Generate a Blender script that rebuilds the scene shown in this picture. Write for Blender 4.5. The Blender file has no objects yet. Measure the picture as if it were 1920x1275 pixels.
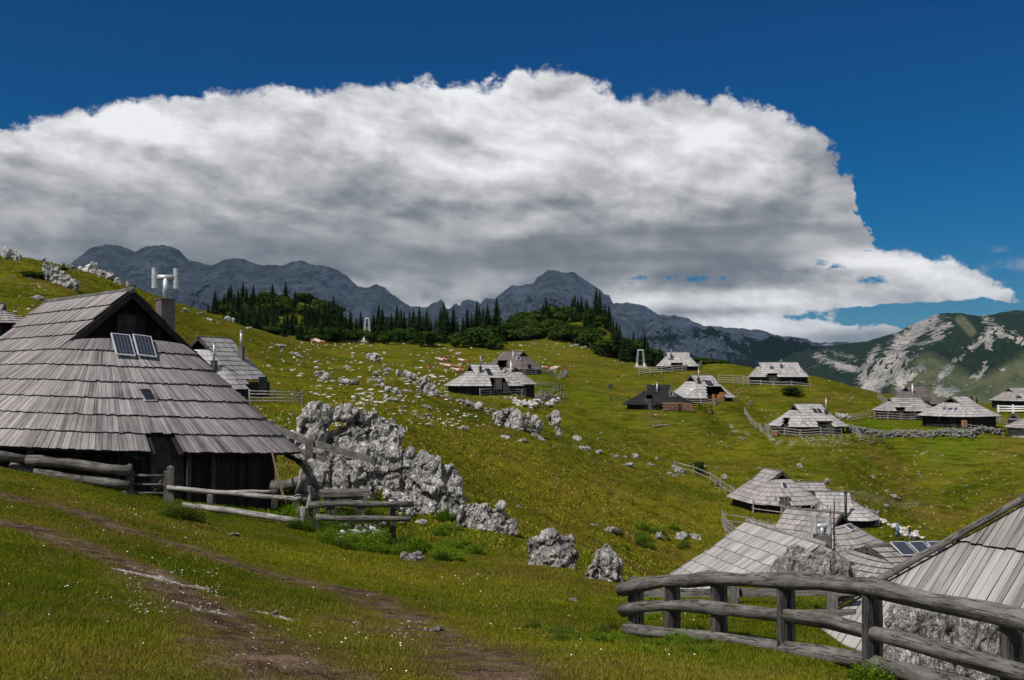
import bpy, bmesh, math, random
import numpy as np
from mathutils import Vector, Matrix
from mathutils.bvhtree import BVHTree
R = math.radians
C = bpy.context.scene.collection
rng = np.random.default_rng(7)
random.seed(7)
# ------------------------------------------------------------------ camera
F = 1867.0; PH = math.atan(62.5 / F)
cph, sph = math.cos(PH), math.sin(PH)
def P(px, py, D):
    xc = (px - 960.0) / F; yc = -(py - 637.5) / F
    d = (xc, cph - yc * sph, sph + yc * cph); k = D / d[1]
    return Vector((d[0] * k, D, d[2] * k))
def pix(v):
    f = v[1] * cph + v[2] * sph; u = -v[1] * sph + v[2] * cph
    return 960 + F * v[0] / f, 637.5 - F * u / f
cam = bpy.data.cameras.new('camera'); co = bpy.data.objects.new('camera', cam); C.objects.link(co)
co.location = (0, 0, 0); co.rotation_euler = (R(90) + PH, 0, 0)
cam.sensor_width = 36; cam.lens = 36 * F / 1920; cam.clip_end = 60000; cam.clip_start = 0.1
sc = bpy.context.scene; sc.camera = co
# ------------------------------------------------------------------ tags
def tag(o, label=None, cat=None, group=None, kind=None):
    if label: o['label'] = label
    if cat: o['category'] = cat
    if group: o['group'] = group
    if kind: o['kind'] = kind
    return o
def empty(name, loc, rz=0.0, **k):
    o = bpy.data.objects.new(name, None); o.location = loc; o.rotation_euler = (0, 0, rz)
    o.empty_display_size = 0.2; C.objects.link(o); return tag(o, **k)
# ------------------------------------------------------------------ mesh builder
class MB:
    def __init__(s): s.v = []; s.f = []; s.uv = []; s.c = []; s.m = []
    def face(s, pts, uv=None, c=0.5, m=0):
        b = len(s.v); s.v.extend([tuple(p) for p in pts]); s.f.append(tuple(range(b, b + len(pts))))
        s.uv.append(uv if uv else [(0, 0)] * len(pts)); s.c.append(c); s.m.append(m)
    def box(s, c, ax, ay, az, col=0.5, m=0, lo=None):
        # c centre, ax ay az half-axis vectors
        c = Vector(c); ax = Vector(ax); ay = Vector(ay); az = Vector(az)
        q = [c + i * ax + j * ay + k * az for i in (-1, 1) for j in (-1, 1) for k in (-1, 1)]
        lx, ly, lz = ax.length * 2, ay.length * 2, az.length * 2
        o = random.random() * 9
        for idx, (w, h) in (((0, 1, 3, 2), (lz, ly)), ((4, 6, 7, 5), (ly, lz)), ((0, 4, 5, 1), (lx, lz)),
                            ((2, 3, 7, 6), (lz, lx)), ((0, 2, 6, 4), (ly, lx)), ((1, 5, 7, 3), (lx, ly))):
            u = [(o, o), (o + w, o), (o + w, o + h), (o, o + h)]
            if w > h: u = [(o, o), (o, o + w), (o + h, o + w), (o + h, o)]
            s.face([q[i] for i in idx], u, col, m)
    def tube(s, pts, rad, n=8, col=0.5, m=0, jit=0.0, caps=True):
        pts = [Vector(p) for p in pts]
        rads = rad if isinstance(rad, (list, tuple)) else [rad] * len(pts)
        rings = []; L = 0; vv = []; o = random.random() * 9
        up0 = Vector((0.01, 0.02, 1)).normalized()
        for i, p in enumerate(pts):
            t = (pts[min(i + 1, len(pts) - 1)] - pts[max(i - 1, 0)]).normalized()
            a = t.cross(up0)
            if a.length < 0.05: a = t.cross(Vector((1, 0, 0)))
            a.normalize(); b = a.cross(t)
            if i: L += (p - pts[i - 1]).length
            vv.append(L + o)
            ring = []
            for k in range(n):
                an = 2 * math.pi * k / n; r = rads[i] * (1 + jit * (random.random() - .5) * 2)
                ring.append(p + a * math.cos(an) * r + b * math.sin(an) * r)
            rings.append(ring)
        b0 = len(s.v)
        for ring in rings: s.v.extend([tuple(q) for q in ring])
        for i in range(len(pts) - 1):
            for k in range(n):
                k2 = (k + 1) % n; r = rads[i]
                s.f.append((b0 + i * n + k, b0 + i * n + k2, b0 + (i + 1) * n + k2, b0 + (i + 1) * n + k))
                w = 2 * math.pi * r / n
                s.uv.append([(o + k * w, vv[i]), (o + (k + 1) * w, vv[i]), (o + (k + 1) * w, vv[i + 1]), (o + k * w, vv[i + 1])])
                s.c.append(col); s.m.append(m)
        if caps:
            s.f.append(tuple(b0 + k for k in range(n))[::-1]); s.uv.append([(0, 0)] * n); s.c.append(col); s.m.append(m)
            s.f.append(tuple(b0 + (len(pts) - 1) * n + k for k in range(n))); s.uv.append([(0, 0)] * n); s.c.append(col); s.m.append(m)
    def mesh(s, name, mats, smooth=False):
        me = bpy.data.meshes.new(name); me.from_pydata(s.v, [], s.f)
        uvl = me.uv_layers.new(name='UVMap')
        flat = np.array([x for u in s.uv for p in u for x in p], dtype=np.float32)
        if len(flat) == 2 * len(me.loops): uvl.data.foreach_set('uv', flat)
        at = me.attributes.new('bv', 'FLOAT', 'FACE'); at.data.foreach_set('value', np.array(s.c, dtype=np.float32))
        for mt in (mats if isinstance(mats, (list, tuple)) else [mats]): me.materials.append(mt)
        me.polygons.foreach_set('material_index', np.array(s.m, dtype=np.int32))
        if smooth: me.polygons.foreach_set('use_smooth', np.ones(len(me.polygons), dtype=bool))
        me.update(); return me
    def build(s, name, mats, parent=None, smooth=False, **k):
        o = bpy.data.objects.new(name, s.mesh(name, mats, smooth)); C.objects.link(o)
        if parent: o.parent = parent
        return tag(o, **k)
def raw_mesh(name, V, Fq, mats, smooth=True, attrs=None):
    """V (n,3) array, Fq (m,k) int array"""
    me = bpy.data.meshes.new(name); V = np.asarray(V, dtype=np.float32); Fq = np.asarray(Fq, dtype=np.int32)
    k = Fq.shape[1]; me.vertices.add(len(V)); me.vertices.foreach_set('co', V.ravel())
    me.loops.add(Fq.size); me.loops.foreach_set('vertex_index', Fq.ravel())
    me.polygons.add(len(Fq)); me.polygons.foreach_set('loop_start', np.arange(0, Fq.size, k, dtype=np.int32))
    me.polygons.foreach_set('use_smooth', np.full(len(Fq), smooth))
    for n, (dom, arr) in (attrs or {}).items():
        a = me.attributes.new(n, 'FLOAT', dom); a.data.foreach_set('value', np.asarray(arr, dtype=np.float32))
    for mt in (mats if isinstance(mats, (list, tuple)) else [mats]): me.materials.append(mt)
    me.update(calc_edges=True); me.validate(); return me
def link(name, me, parent=None, loc=None, **k):
    o = bpy.data.objects.new(name, me); C.objects.link(o)
    if parent: o.parent = parent
    if loc is not None: o.location = loc
    return tag(o, **k)
# ------------------------------------------------------------------ numpy noise
_perm = np.random.default_rng(3).permutation(256); _perm = np.concatenate([_perm, _perm, _perm])
_g = np.random.default_rng(5).normal(size=(256, 3)); _g /= np.linalg.norm(_g, axis=1)[:, None]
def perlin(p):
    p = np.asarray(p, dtype=np.float64); i = np.floor(p).astype(np.int64); f = p - i
    u = f * f * f * (f * (f * 6 - 15) + 10); i &= 255; out = 0
    for dx in (0, 1):
        wx = u[..., 0] if dx else 1 - u[..., 0]
        for dy in (0, 1):
            wy = u[..., 1] if dy else 1 - u[..., 1]
            for dz in (0, 1):
                wz = u[..., 2] if dz else 1 - u[..., 2]
                h = _perm[_perm[_perm[(i[..., 0] + dx) & 255] + ((i[..., 1] + dy) & 255)] + ((i[..., 2] + dz) & 255)]
                g = _g[h]
                out = out + wx * wy * wz * (g[..., 0] * (f[..., 0] - dx) + g[..., 1] * (f[..., 1] - dy) + g[..., 2] * (f[..., 2] - dz))
    return out * 1.6
def fbm(p, sc=1.0, oc=4, ridged=False, gain=0.5):
    p = np.asarray(p, dtype=np.float64) * sc; a = 1.0; s = 0; t = 0
    for k in range(oc):
        n = perlin(p * (2.03 ** k) + 17.3 * k)
        if ridged: n = 1 - 2 * np.abs(n)
        s = s + a * n; t += a; a *= gain
    return s / t
def xy3(x, y, z=0.0): return np.stack([x, y, np.zeros_like(x) + z], -1)
# ------------------------------------------------------------------ terrain
CP = []
def col(px, *pts):
    for D, py in pts: CP.append((px, py, D))
col(-1200, (2.5, 1900), (6, 1130), (14, 900), (30, 760), (60, 640), (100, 500), (160, 420), (260, 470), (420, 560), (700, 700))
col(-500, (2.5, 1930), (5.5, 1210), (10, 1010), (20, 845), (35, 800), (60, 710), (100, 560), (150, 460), (250, 500), (420, 570), (700, 700))
col(0, (2.5, 1960), (5.5, 1275), (9, 1100), (14, 985), (20, 905), (27, 882), (34, 868), (45, 820), (70, 700), (100, 575), (130, 484), (180, 500), (300, 560), (450, 620), (700, 720))
col(130, (110, 560), (138, 507), (180, 520))
col(250, (5.5, 1275), (9, 1132), (14, 1030), (20, 967), (27, 938), (31, 918), (40, 880), (60, 800), (90, 690), (120, 600), (150, 541), (200, 550), (300, 580), (450, 620), (700, 720))
col(400, (5.5, 1275), (9, 1160), (14, 1070), (20, 1010), (27, 966), (31, 945), (38, 910), (50, 855), (70, 795), (95, 743), (120, 690), (150, 640), (185, 594), (250, 597), (330, 590), (400, 583), (520, 640), (700, 740))
col(500, (180, 640), (230, 628), (420, 568))
col(560, (2.5, 1960), (5.5, 1290), (9, 1190), (14, 1105), (20, 1040), (26, 995), (31, 966), (36, 930), (45, 875), (60, 818), (95, 756), (130, 715), (180, 672), (250, 642), (320, 630), (420, 562), (700, 740))
col(660, (27, 1010), (31, 963), (34, 918), (38, 890), (45, 862), (60, 815), (320, 640), (420, 606), (550, 680))
col(760, (6, 1275), (9, 1205), (14, 1132), (20, 1075), (25, 1040), (31, 1000), (36, 960), (42, 905), (50, 868), (62, 830), (85, 782), (120, 742), (170, 700), (250, 662), (320, 644), (400, 640), (700, 740))
col(880, (9, 1210), (14, 1142), (20, 1088), (26, 1050), (31, 1018), (37, 985), (46, 948), (60, 890), (80, 845), (110, 795), (152, 739), (200, 703), (260, 676), (320, 646), (400, 641), (700, 740))
col(1000, (2.5, 1960), (6, 1285), (9, 1215), (14, 1150), (20, 1096), (26, 1060), (33, 1032), (45, 998), (60, 950), (80, 890), (110, 830), (150, 775), (200, 716), (260, 682), (320, 645), (400, 603), (500, 650), (700, 760))
col(1080, (320, 648), (400, 597), (500, 650))
col(1160, (320, 668), (395, 628))
col(1200, (6, 1290), (9, 1230), (12, 1195), (16, 1150), (20, 1115), (25, 1090), (35, 1095), (45, 1080), (60, 1040), (80, 980), (110, 900), (150, 815), (200, 745), (250, 703), (300, 684), (400, 700), (700, 800))
col(1300, (245, 694), (270, 688), (330, 730), (450, 790))
col(1340, (240, 693), (262, 683))
col(1400, (2.5, 1960), (6, 1305), (8, 1270), (9.5, 1238), (12, 1180), (15, 1125), (18, 1095), (22, 1120), (30, 1240), (38, 1250), (46, 1190), (65, 1085), (85, 1000), (100, 955), (120, 905), (150, 838), (185, 775), (215, 724), (235, 703), (330, 760), (450, 810), (700, 860))
col(1500, (8, 1276), (11, 1205), (14, 1150), (18, 1092), (22, 1088), (27, 1170), (32, 1290), (215, 724), (235, 703))
col(1750, (8, 1320), (11, 1260), (14, 1270), (18, 1230), (22, 1200), (30, 1330))
col(1600, (6, 1370), (8, 1300), (11, 1225), (14, 1215), (18, 1098), (22, 1086), (27, 1190), (31, 1330), (45, 1215), (65, 1082), (85, 1030), (100, 985), (120, 905), (150, 817), (180, 775), (215, 737), (240, 726), (330, 800), (450, 850), (700, 900))
col(1700, (90, 1075), (110, 1018), (128, 935), (150, 824), (170, 787), (230, 748), (245, 745))
col(1900, (2.5, 1980), (6, 1440), (8, 1340), (11, 1290), (14, 1300), (30, 1330), (60, 1180), (90, 1040), (110, 960), (130, 890), (150, 822), (170, 792), (190, 768), (240, 763), (330, 830), (450, 880), (700, 920))
col(2300, (2.5, 2000), (6, 1480), (10, 1380), (20, 1330), (40, 1250), (70, 1080), (110, 940), (150, 830), (200, 770), (260, 760), (400, 850), (700, 930))
col(3100, (2.5, 2000), (6, 1480), (14, 1330), (40, 1200), (80, 1020), (150, 850), (220, 780), (300, 780), (700, 930))
_pts = np.array([[p.x / p.y, math.log(p.y), p.z / p.y] for p in (P(px, py, D) for px, py, D in CP)])
SU, SV, CC = 2.2, 1.0, 0.10
def _phi(r2): return np.sqrt(r2 + CC * CC)
def _k(a, b): return _phi(((a[:, None, 0] - b[None, :, 0]) * SU) ** 2 + ((a[:, None, 1] - b[None, :, 1]) * SV) ** 2)
_n = len(_pts); _A = np.zeros((_n + 3, _n + 3)); _A[:_n, :_n] = _k(_pts, _pts) - np.eye(_n) * 1e-3
_A[:_n, _n] = 1; _A[:_n, _n + 1:] = _pts[:, :2]; _A[_n, :_n] = 1; _A[_n + 1:, :_n] = _pts[:, :2].T
_w = np.linalg.solve(_A, np.concatenate([_pts[:, 2], np.zeros(3)]))
def height(x, y):
    x = np.atleast_1d(np.asarray(x, float)); y = np.atleast_1d(np.asarray(y, float))
    sh = x.shape; q = np.stack([(x / y).ravel(), np.log(y).ravel()], -1); out = np.empty(len(q))
    for i in range(0, len(q), 40000):
        b = q[i:i + 40000]; out[i:i + 40000] = _k(b, _pts) @ _w[:_n] + _w[_n] + b @ _w[_n + 1:]
    z = out.reshape(sh) * y
    far = np.clip((y - 12) / 40, 0, 1)
    p = xy3(x, y)
    z = z + far * (0.6 * fbm(p, 1 / 22., 3) + 0.34 * fbm(p, 1 / 6.5, 3) + .13 * fbm(p, 1 / 2.1, 2, True)) + (0.05 * fbm(p, 1 / 1.6, 2) + 0.02 * fbm(p, 1 / .4, 2)) * np.clip(y / 6, 0.3, 1)
    return z
def gz(x, y): return float(height(x, y)[0])
_raw_height = height
PADS = []
def pad(px, D, base_py, W, r, dz=0.0):
    p = P(px, base_py, D - W * .6); PADS.append((P(px, base_py, D).x, D, p.z + dz, r))
for a_ in ((907, 157, 741, 4.9, 5.5), (962, 200, 702, 5.2, 6), (1270.5, 245, 695, 4.6, 6), (1459, 215, 721, 5, 7), (1315, 180, 753, 4.9, 6), (1234, 166, 768, 4.6, 6), (1514, 148, 813, 4.6, 6),
           (1697, 165, 786, 4.4, 6), (1715, 186, 768, 4.2, 4), (1797, 150, 801, 4.8, 6), (1928, 190, 766, 5, 7), (1965, 142, 822, 4.6, 5), (1450, 97, 958, 3.7, 4.5), (1512, 113, 950, 3.6, 3), (1560, 103, 986, 4, 4.5),
           (1526, 66, 1066, 4.1, 4.5), (402, 95, 748, 4.8, 5.5)): pad(*a_)
def height(x, y):
    z = _raw_height(x, y); x = np.atleast_1d(np.asarray(x, float)); y = np.atleast_1d(np.asarray(y, float))
    for X_, Y_, Z_, r in PADS:
        d = np.hypot(x - X_, y - Y_); m = d < r * 2.2
        if m.any():
            k = np.clip(1 - (d[m] - r) / (r * 1.2), 0, 1); k = k * k * (3 - 2 * k); z[m] = z[m] * (1 - k) + Z_ * k
    return z
_Ds = np.exp(np.linspace(math.log(4.0), math.log(520), 900))
_gcache = {}
def gat(px, py):
    """terrain point seen at a pixel"""
    key = round(px / 6)
    if key not in _gcache:
        u = (key * 6 - 960) / F
        _gcache[key] = height(u * _Ds, _Ds)
    h = _gcache[key]; d = P(px, py, 1.0)
    below = h >= d.z * _Ds
    i = int(np.argmax(below)) if below.any() else len(_Ds) - 1
    D = _Ds[i]
    return Vector((d.x * D, D, gz(d.x * D, D)))
# ------------------------------------------------------------------ material helpers
class NT:
    def __init__(s, nt): s.t = nt; s.x = 0
    def n(s, typ, ins=None, **props):
        nd = s.t.nodes.new(typ)
        for k, v in props.items(): setattr(nd, k, v)
        for k, v in (ins or {}).items():
            sock = nd.inputs[k]
            if isinstance(v, bpy.types.NodeSocket): s.t.links.new(v, sock)
            else: sock.default_value = v
        return nd
    def noise(s, vec, sc, det=4, rough=0.55, dist=0.0, out=0):
        return s.n('ShaderNodeTexNoise', {'Vector': vec, 'Scale': sc, 'Detail': det, 'Roughness': rough, 'Distortion': dist}).outputs[out]
    def vor(s, vec, sc, feat='F1', out='Distance', rand=1.0):
        return s.n('ShaderNodeTexVoronoi', {'Vector': vec, 'Scale': sc, 'Randomness': rand}, feature=feat).outputs[out]
    def math(s, op, a, b=0.0, c=0.0, clamp=False):
        return s.n('ShaderNodeMath', {0: a, 1: b, 2: c}, operation=op, use_clamp=clamp).outputs[0]
    def mr(s, v, a, b, c=0.0, d=1.0, smooth=True):
        return s.n('ShaderNodeMapRange', {'Value': v, 'From Min': a, 'From Max': b, 'To Min': c, 'To Max': d},
                   interpolation_type='SMOOTHSTEP' if smooth else 'LINEAR').outputs[0]
    def mix(s, f, a, b, bt='MIX'):
        nd = s.n('ShaderNodeMix', data_type='RGBA', blend_type=bt)
        for i, v in ((0, f), (6, a), (7, b)):
            if isinstance(v, bpy.types.NodeSocket): s.t.links.new(v, nd.inputs[i])
            else: nd.inputs[i].default_value = v if i == 0 else (*v[:3], 1)
        return nd.outputs[2]
    def ramp(s, f, *stops):
        nd = s.n('ShaderNodeValToRGB', {0: f}); e = nd.color_ramp.elements
        while len(e) < len(stops): e.new(0.5)
        for i, (p, c) in enumerate(stops): e[i].position = p; e[i].color = (*c, 1) if len(c) == 3 else c
        return nd.outputs[0]
    def mapv(s, vec, scale=(1, 1, 1), rot=(0, 0, 0), loc=(0, 0, 0)):
        return s.n('ShaderNodeMapping', {'Vector': vec, 'Scale': scale, 'Rotation': rot, 'Location': loc}).outputs[0]
    def attr(s, name, out='Fac'): return s.n('ShaderNodeAttribute', attribute_name=name).outputs[out]
    def pos(s): return s.n('ShaderNodeNewGeometry').outputs['Position']
    def obj(s): return s.n('ShaderNodeTexCoord').outputs['Object']
    def uv(s): return s.n('ShaderNodeTexCoord').outputs['UV']
    def bump(s, h, st=0.5, d=0.05, nrm=None):
        i = {'Height': h, 'Strength': st, 'Distance': d}
        if nrm is not None: i['Normal'] = nrm
        return s.n('ShaderNodeBump', i).outputs[0]
def mat(name, fn, rough=0.85, spec=0.25):
    m = bpy.data.materials.new(name); m.use_nodes = True; t = NT(m.node_tree)
    b = m.node_tree.nodes['Principled BSDF']; b.inputs['Roughness'].default_value = rough
    b.inputs['Specular IOR Level'].default_value = spec
    r = fn(t, b)
    if r is not None:
        if isinstance(r, tuple) and len(r) == 2 and isinstance(r[0], bpy.types.NodeSocket):
            m.node_tree.links.new(r[0], b.inputs['Base Color'])
            if r[1] is not None: m.node_tree.links.new(r[1], b.inputs['Normal'])
        elif isinstance(r, bpy.types.NodeSocket): m.node_tree.links.new(r, b.inputs['Base Color'])
        else: b.inputs['Base Color'].default_value = (*r[:3], 1)
    return m
def shingle(name, dark, light, warm=0.0, grain=1.0):
    def fn(t, b):
        uv = t.uv(); bv = t.attr('bv')
        sh = t.n('ShaderNodeCombineXYZ', {0: bv, 1: t.math('MULTIPLY', bv, 37.0), 2: 0.0}).outputs[0]
        v = t.n('ShaderNodeVectorMath', {0: uv, 1: sh}, operation='ADD').outputs[0]
        fine = t.noise(t.mapv(v, (38 * grain, 1.4, 1)), 1.0, 5, 0.65)
        mid = t.noise(t.mapv(v, (9 * grain, 0.7, 1)), 1.0, 4, 0.6)
        big = t.noise(t.obj(), 0.5, 5, 0.65)
        k = t.math('ADD', t.math('MULTIPLY', fine, 0.72), t.math('MULTIPLY', mid, 0.40))
        k = t.math('SUBTRACT', k, .035)
        k = t.math('ADD', k, t.math('MULTIPLY', t.math('SUBTRACT', bv, 0.5), 0.32))
        k = t.math('ADD', k, t.math('MULTIPLY', t.math('SUBTRACT', big, 0.5), 0.45))
        c = t.ramp(k, (0.28, dark), (0.50, tuple(0.5 * (a + b) for a, b in zip(dark, light))), (0.72, light))
        w = t.mr(t.noise(t.mapv(v, (4, 0.4, 1)), 1.0, 3), 0.5, 0.75)
        c = t.mix(t.math('MULTIPLY', w, 0.35), c, (dark[0] * 1.7, dark[1] * 1.35, dark[2] * 1.1))
        return c, t.bump(k, 0.5, 0.02)
    return mat(name, fn, 0.8, 0.2)
M = {}
M['shingle_main'] = shingle('weathered shingle dark', (0.055, 0.048, 0.048), (0.36, 0.33, 0.33))
M['shingle_pale'] = shingle('weathered shingle silver', (0.155, 0.147, 0.143), (0.46, 0.445, 0.44))
M['shingle_mid'] = shingle('weathered shingle grey', (0.12, 0.108, 0.104), (0.40, 0.375, 0.365))
M['shingle_brown'] = shingle('weathered shingle brown', (0.06, 0.047, 0.042), (0.17, 0.15, 0.143))
M['shingle_black'] = shingle('tarred shingle black', (0.008, 0.008, 0.009), (0.022, 0.021, 0.022))
M['shingle_big'] = shingle('broad larch boards', (0.10, 0.093, 0.090), (0.36, 0.342, 0.334), grain=0.9)
def planks(name, dark, light):
    def fn(t, b):
        uv = t.uv(); s = t.n('ShaderNodeSeparateXYZ', {0: uv})
        bd = t.math('FLOOR', t.math('MULTIPLY', s.outputs[0], 5.5))
        rnd = t.n('ShaderNodeTexWhiteNoise', {1: bd}, noise_dimensions='1D').outputs[0]
        fr = t.math('FRACT', t.math('MULTIPLY', s.outputs[0], 5.5))
        gap = t.math('MULTIPLY', t.mr(fr, 0.0, 0.06), t.mr(fr, 1.0, 0.94))
        st = t.noise(t.mapv(uv, (30, 0.8, 1)), 1.0, 4, .6)
        st2 = t.noise(t.mapv(uv, (7, 0.6, 1), loc=(3, 1, 0)), 1.0, 3, .6)
        k = t.math('ADD', t.math('MULTIPLY', st, 0.6), t.math('MULTIPLY', rnd, 0.4))
        c = t.mix(t.mr(k, 0.35, 0.8), dark, light)
        c = t.mix(t.mr(st2, 0.58, 0.75), c, tuple(min(1, 2.2 * x) for x in light))
        c = t.mix(gap, tuple(x * .3 for x in dark), c)
        return c, t.bump(t.math('ADD', gap, t.math('MULTIPLY', st, 0.3)), 0.6, 0.02)
    return mat(name, fn, 0.9, 0.15)
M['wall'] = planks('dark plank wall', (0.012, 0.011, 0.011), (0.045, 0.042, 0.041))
M['wall_grey'] = planks('grey plank wall', (0.05, 0.05, 0.05), (0.16, 0.155, 0.15))
M['door_orange'] = planks('fresh orange planks', (0.38, 0.15, 0.04), (0.55, 0.25, 0.08))
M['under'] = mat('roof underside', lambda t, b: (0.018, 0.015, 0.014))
def logf(dark, light):
    def fn(t, b):
        uv = t.uv(); o = t.obj()
        g = t.noise(t.mapv(uv, (30, 4.0, 1)), 1.0, 7, .72, 0.8); n2 = t.noise(o, 3.0, 4, .6)
        cr = t.math('ABSOLUTE', t.math('SUBTRACT', t.noise(t.mapv(uv, (18, 0.8, 1), loc=(5, 5, 0)), 1.0, 4, .6, .3), 0.5))
        crk = t.mr(cr, 0.0, 0.018)
        k = t.math('ADD', t.math('MULTIPLY', g, .6), t.math('MULTIPLY', n2, .5))
        c = t.mix(t.mr(k, 0.35, 0.75), dark, light)
        c = t.mix(crk, tuple(x * .35 for x in dark), c)
        kn = t.vor(t.mapv(uv, (3, 1.3, 1)), 1.0)
        c = t.mix(t.mr(kn, 0.10, 0.05), c, tuple(x * .5 for x in dark))
        h = t.math('ADD', t.math('MULTIPLY', k, .5), t.math('MULTIPLY', crk, .8))
        return c, t.bump(h, 0.8, 0.02)
    return fn
M['log'] = mat('weathered grey log', logf((0.052, 0.048, 0.044), (0.205, 0.192, 0.178)), .85, .2)
M['log_dark'] = mat('dark weathered timber', logf((0.03, 0.028, 0.027), (0.11, 0.104, 0.10)), .85, .2)
M['log_pale'] = mat('pale weathered timber', logf((0.15, 0.14, 0.13), (0.40, 0.38, 0.36)), .85, .2)
M['log_black'] = mat('black stained timber', logf((0.008, 0.008, 0.008), (0.03, 0.029, 0.03)), .85, .2)
M['log_fresh'] = mat('fresh split firewood', logf((0.16, 0.08, 0.05), (0.42, 0.27, 0.18)), .85, .2)
def stone(lich=0.0, pale=1.0, sc=1.0):
    def fn(t, b):
        o = t.obj()
        n1 = t.noise(o, 2.2 * sc, 6, .62); n2 = t.noise(o, 9.0 * sc, 6, .7, .4)
        pit = t.vor(t.n('ShaderNodeVectorMath', {0: o, 1: t.n('ShaderNodeTexNoise', {'Vector': o, 'Scale': 5.0 * sc}).outputs['Color']}, operation='ADD').outputs[0], 7.0 * sc)
        rid = t.math('ABSOLUTE', t.math('SUBTRACT', t.noise(t.mapv(o, (1, 1, .45)), 4.5 * sc, 5, .6, .8), .5))
        a = tuple(x * pale for x in (0.40, 0.385, 0.37)); c2 = tuple(x * pale for x in (0.82, 0.80, 0.77))
        k = t.math('ADD', t.math('MULTIPLY', n1, .5), t.math('MULTIPLY', n2, .55))
        c = t.mix(t.mr(k, .36, .66), a, c2)
        st = t.mr(t.noise(o, 1.6 * sc, 6, .68, 1.2), .50, .64)
        c = t.mix(t.math('MULTIPLY', st, .6), c, (0.085, 0.078, 0.07))
        br = t.mr(t.noise(t.mapv(o, loc=(7, 3, 1)), 2.6 * sc, 5, .7), .60, .72)
        c = t.mix(t.math('MULTIPLY', br, .45 + .4 * lich), c, (0.17, 0.10, 0.06))
        if lich:
            lo = t.mr(t.noise(t.mapv(o, loc=(1, 9, 4)), 5 * sc, 5, .75), .54, .60)
            lo = t.math('MULTIPLY', lo, t.mr(t.noise(t.mapv(o, loc=(11, 3, 7)), 1.1 * sc, 4, .6), .45, .6))
            c = t.mix(t.math('MULTIPLY', lo, .8), c, (0.26, 0.09, 0.035))
        c = t.mix(t.mr(rid, .028, .0), c, (0.03, 0.028, 0.026))
        c = t.mix(t.mr(t.attr('crack'), .35, .95, 0, .5), c, (0.06, 0.055, 0.05))
        sp = t.mr(t.noise(t.mapv(o, (1, 1, .6)), 16 * sc, 6, .8), .40, .52)
        c = t.mix(t.math('MULTIPLY', t.math('SUBTRACT', 1.0, sp), .35), c, (0.06, .055, .05))
        h = t.math('ADD', t.math('MULTIPLY', n2, .7), t.math('MULTIPLY', t.mr(rid, 0, .12), .7))
        h = t.math('ADD', h, t.math('MULTIPLY', pit, .5))
        return c, t.bump(h, 1.0, .09 / sc)
    return fn
M['rock'] = mat('karst limestone', stone(), .9, .15)
M['wall_stone'] = mat('lichen-grey wall stone', stone(0.0, .55, 1.6), .9, .1)
M['rock_small'] = mat('weathered limestone block', stone(0.0, 1.18, .9), .9, .15)
M['rock_near'] = mat('karst limestone fine', stone(0.12, 1.0, 1.6), .9, .15)
M['rock_lichen'] = mat('lichened limestone', stone(1.0, .9, 2.2), .9, .15)
def palest(t, b):
    o = t.obj(); n = t.noise(o, 3.5, 6, .7); n2 = t.noise(t.mapv(o, loc=(4, 2, 0)), 2.0, 5, .7)
    c = t.mix(t.mr(n, .35, .62), (0.26, .245, .23), (0.66, .63, .60)); c = t.mix(t.mr(n2, .55, .68, 0, .7), c, (.16, .145, .13))
    return c, t.bump(n, .8, .15)
M['pebble'] = mat('pale limestone', palest, .9, .15)
def simple(name, c, rough=.6, metal=0.0, var=0.25, sc=6.0):
    def fn(t, b):
        b.inputs['Metallic'].default_value = metal
        n = t.noise(t.obj(), sc, 4, .6)
        return t.mix(t.mr(n, .3, .7), tuple(x * (1 - var) for x in c), tuple(min(1, x * (1 + var)) for x in c))
    return mat(name, fn, rough, .4)
M['steel'] = simple('galvanised steel', (0.45, 0.46, 0.47), .45, 0.35)
M['pipe'] = simple('dull stovepipe', (0.30, 0.32, 0.34), .5, 0.6)
M['chimney'] = simple('brown sheet chimney', (0.115, 0.095, 0.085), .6)
M['chimney_dark'] = simple('dark stove chimney', (0.05, 0.05, 0.05), .6)
M['white'] = simple('white paint', (0.7, 0.72, 0.74), .5, var=.08)
M['alu'] = simple('aluminium frame', (0.62, 0.65, 0.68), .4, .4, .1)
M['dark_glass'] = simple('dark roof glass', (0.02, 0.025, 0.03), .12)
M['blue'] = simple('blue plastic', (0.05, 0.16, 0.33), .5)
M['dark_metal'] = simple('dark metal', (0.03, 0.035, 0.04), .6)
M['cut'] = simple('cut timber end', (0.10, 0.075, 0.06), .9, var=.4, sc=12)
def pv(t, b):
    s = t.n('ShaderNodeSeparateXYZ', {0: t.uv()})
    def line(a, n, w):
        f = t.math('FRACT', t.math('MULTIPLY', a, n)); return t.math('MAXIMUM', t.mr(f, w, w * .4), t.mr(f, 1 - w, 1 - w * .4))
    g = t.math('MAXIMUM', line(s.outputs[0], 5, .09), line(s.outputs[1], 8, .06))
    th = line(s.outputs[0], 15, .10)
    c = t.mix(t.math('MULTIPLY', th, .35), (0.008, 0.010, 0.022), (0.10, .12, .16))
    return t.mix(g, c, (0.16, 0.175, 0.21))
M['pv'] = mat('solar cells', pv, .35, .25)
def cowf(t, b):
    n = t.noise(t.mapv(t.obj(), loc=(3, 2, 5)), 1.3, 3, .5)
    hd = t.attr('bv')
    f = t.math('ADD', n, t.math('MULTIPLY', hd, .5))
    return t.mix(t.mr(f, .52, .56), (0.27, 0.095, 0.035), (0.62, 0.55, 0.47))
M['cow'] = mat('brown and white hide', cowf, .9, .1)
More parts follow.
